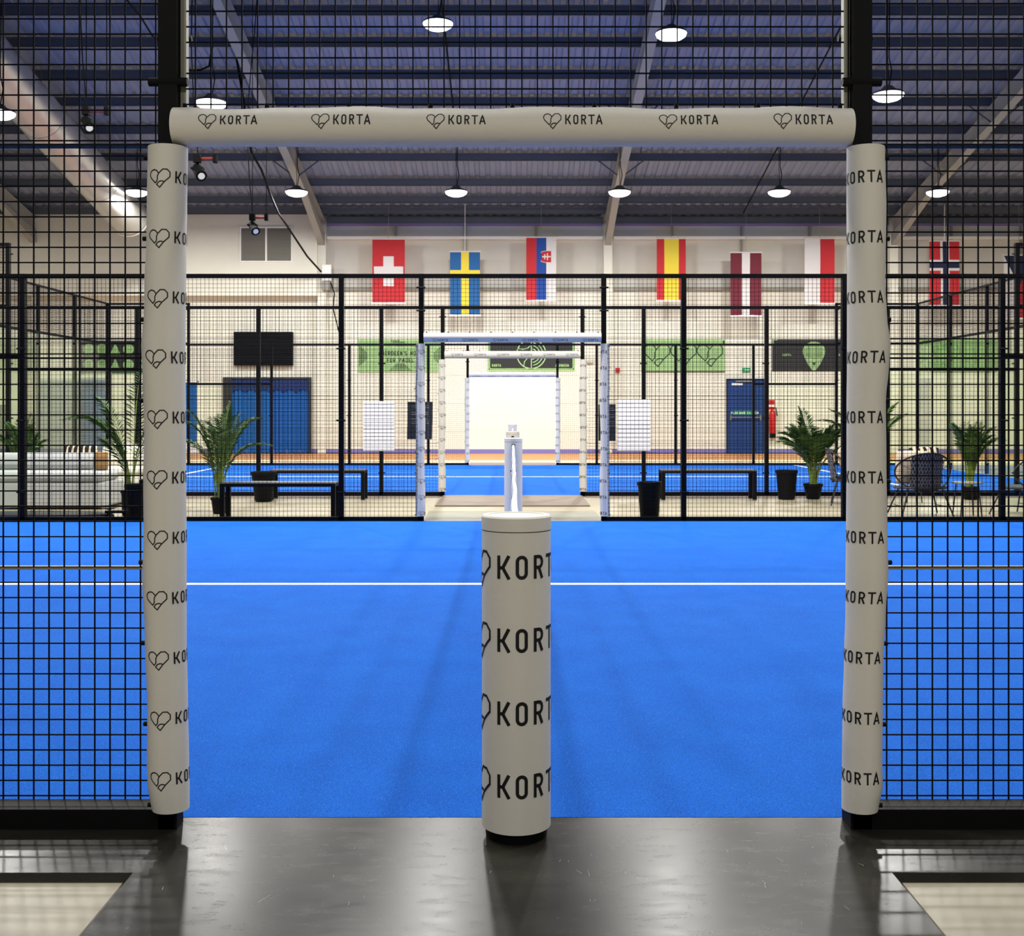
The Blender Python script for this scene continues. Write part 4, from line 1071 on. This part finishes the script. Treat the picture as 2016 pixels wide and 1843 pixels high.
b = MB(); b.lathe([(1.0,0),(1.03,.012),(1.0,.05),(.9,.06)], (-6.1,14.25,FZ), 48)  # low black oval solid of no named use
for i in range(len(b.v)):
    v = b.v[i]; b.v[i] = (v[0], 14.25+(v[1]-14.25)*.3, v[2])
t = tag(b.build('black_oval', M['pot'], smooth=True), 'flat black oval shape on the floor before the sofa', 'platform')
def side_table(x, y, r, h, label, top='table', legs=4):
    t = thing('side_table', (x, y, FZ), label, 'table')
    b = MB(); b.lathe([(r-.01,h-.018),(r,h-.014),(r,h),(r-.01,h+.004)], (x,y,FZ), 32); b.build('table_top', M[top], t, smooth=True)
    for k in range(legs):
        a = R(45+360/legs*k); b = MB(); b.tube([(x+r*.75*math.cos(a), y+r*.75*math.sin(a), FZ+h-.018), (x+r*1.0*math.cos(a), y+r*1.0*math.sin(a), FZ)], .009, 6); b.build('leg', M['wicker'], t)
    return t
side_table(5.83, 14.35, .19, .44, 'small round grey table on thin legs right of the wicker chair')
side_table(5.92, 16.6, .16, .55, 'small tall table half hidden beside the near right gate pad')
b = MB(); b.lathe([(.01,.0),(.012,.1),(.09,.12),(.1,.128),(.0,.128)], (-5.12,14.2,FZ), 20); b.build
t = tag(b.build('floor_dish', M['pot'], smooth=True), 'flat black dish on a short stem before the sofa', 'dish')
b = MB(); b.box(-5.0, -4.74, 13.72, 13.84, FZ+.1, FZ+.13)
t = tag(b.build('low_stool', M['pot']), 'low black stool beside the dark palm', 'stool')
for sx in (-4.98, -4.78):
    for sy in (13.73, 13.81):
        b = MB(); b.box(sx, sx+.02, sy, sy+.02, FZ, FZ+.1); b.build('leg', M['pot'], t)

# ---------------------------------------------------------------- wicker chairs (back towards -y at rotation 0)
def make_chair(label):
    t = thing('wicker_chair', (0, 0, 0), label, 'chair')
    # hoop: an oval ring leaning back, seat disc in front
    hp = []
    for k in range(36):
        a = 2*math.pi*k/36; hx = .36*math.cos(a); hz = .57+.245*math.sin(a); hp.append((hx, -.20-.20*(hz-.33)+.22*(abs(hx)/.36)**2, hz))
    b = MB(); b.tube(hp, .012, 6, closed=True); b.build('back_hoop', M['wicker'], t, smooth=True)
    def onb(x, z): return (x, -.205-.20*(z-.33)+.22*(abs(x)/.36)**2+.004, z)
    b = MB(); nn = 9
    for s in (-1, 1):
        for k in range(-nn, nn+1):
            P = []
            for q in range(25):
                z = .33+.47*q/24; x = k*.036+s*(z-.57)*.42
                e = ((x)/.355)**2+((z-.57)/.24)**2
                if e < 1 and abs(x) < .205: P.append(onb(x, z))
            if len(P) > 1: b.tube(P, .009, 4)
    b.build('woven_back', M['weave'], t)
    b = MB(); P = []
    for k in range(25):
        x = -.2+.4*k/24; h = .235*math.sqrt(max(0, 1-(x/.355)**2)); P.append((onb(x, .57-h), onb(x, .57+h)))
    V = []
    for a_, c_ in P:
        for q in range(7):
            f = q/6; p = onb(a_[0], a_[2]+(c_[2]-a_[2])*f); V += [(p[0], p[1]+.012, p[2])]
    b.add(V, [(i*7+j, i*7+j+1, (i+1)*7+j+1, (i+1)*7+j) for i in range(24) for j in range(6)])
    b.build('back_mat', M['wicker'], t, smooth=True)
    b = MB()
    for s in (-1, 1):
        for k in range(5):
            a = R(-50+25*k); b.tube([onb(s*.2, .57+.03*k-.06), onb(s*(.355*math.cos(a)), .57+.24*math.sin(a))], .004, 4)
    b.build('side_cords', M['wicker'], t)
    b = MB(); P = [(.33*math.cos(2*math.pi*k/32), .06+.27*math.sin(2*math.pi*k/32), .36) for k in range(32)]
    b.tube(P, .016, 6, closed=True); b.lathe([(.0,.34),(.26,.345),(.30,.36),(.30,.375),(.0,.365)], (0,.06,0), 24); b.build('seat', M['wicker'], t, smooth=True)
    for sx in (-1, 1):
        for (y0, y1) in ((-.13, -.22), (.22, .34)):
            b = MB(); b.tube([(sx*.22, y0, .35), (sx*.33, y1, 0)], .011, 6); b.build('leg', M['wicker'], t)
    b = MB(); b.tube([(-.29,-.19,.12),(-.27,.28,.12)], .006, 5); b.build('stretcher', M['wicker'], t); b = MB(); b.tube([(.29,-.19,.12),(.27,.28,.12)], .006, 5); b.build('stretcher', M['wicker'], t)
    return t
ch = make_chair('round black wicker chair seen from behind, right of the near right gate pad')
ch.location = (5.32, 14.55, FZ)
c2 = copy_to(ch, (4.52+.32, 16.2, FZ), R(-106), 'black wicker chair seen side on, partly behind the near right gate pad')
c3 = copy_to(ch, (6.72, 14.6, FZ), R(35), 'black wicker chair cut by the right edge of the picture')
cushion(5.22, 14.62, .38, .44, .44, .14, M['cush'], 'pale plain cushion on the round wicker chair', rx=R(8))
cushion(5.42, 14.78, .40, .44, .46, .13, M['cush'], 'black and cream striped cushion on the round wicker chair', stripes=4, rx=R(6), rz=R(8))
cushion(4.79, 16.16, .38, .4, .44, .14, M['cush'], 'beige cushion on the side-on wicker chair', rz=R(-106), rx=R(12))
# small decorations: one ball shadow catcher none

# ---------------------------------------------------------------- groups for repeated things
GR = {'pendant_lamp': 'round hanging lamps', 'flag': 'flags along the back wall', 'planter': 'black planters', 'bench': 'black benches', 'post_pad': 'white gate post pads',
      'header_pad': 'white gate header pads', 'net_post_pad': 'padded net posts', 'court_net': 'court nets', 'court_fence': 'black mesh fences', 'court_end_wall': 'glass end walls',
      'banner': 'banners on the back wall', 'potted_palm': 'potted palms', 'cushion': 'lounge cushions', 'wicker_chair': 'wicker chairs', 'sofa': 'sofas', 'floor_plate': 'floor plates at the gates',
      'hanging_spotlight': 'hanging spotlights', 'loose_cable': 'loose cables', 'court_turf': 'blue courts', 'white_board': 'white slatted boards', 'notice_board': 'dark notice boards',
      'junction_box': 'small wall boxes', 'side_table': 'side tables'}
for o in list(C.objects):
    if o.parent is None and o.name.split('.')[0] in GR: o['group'] = GR[o.name.split('.')[0]]
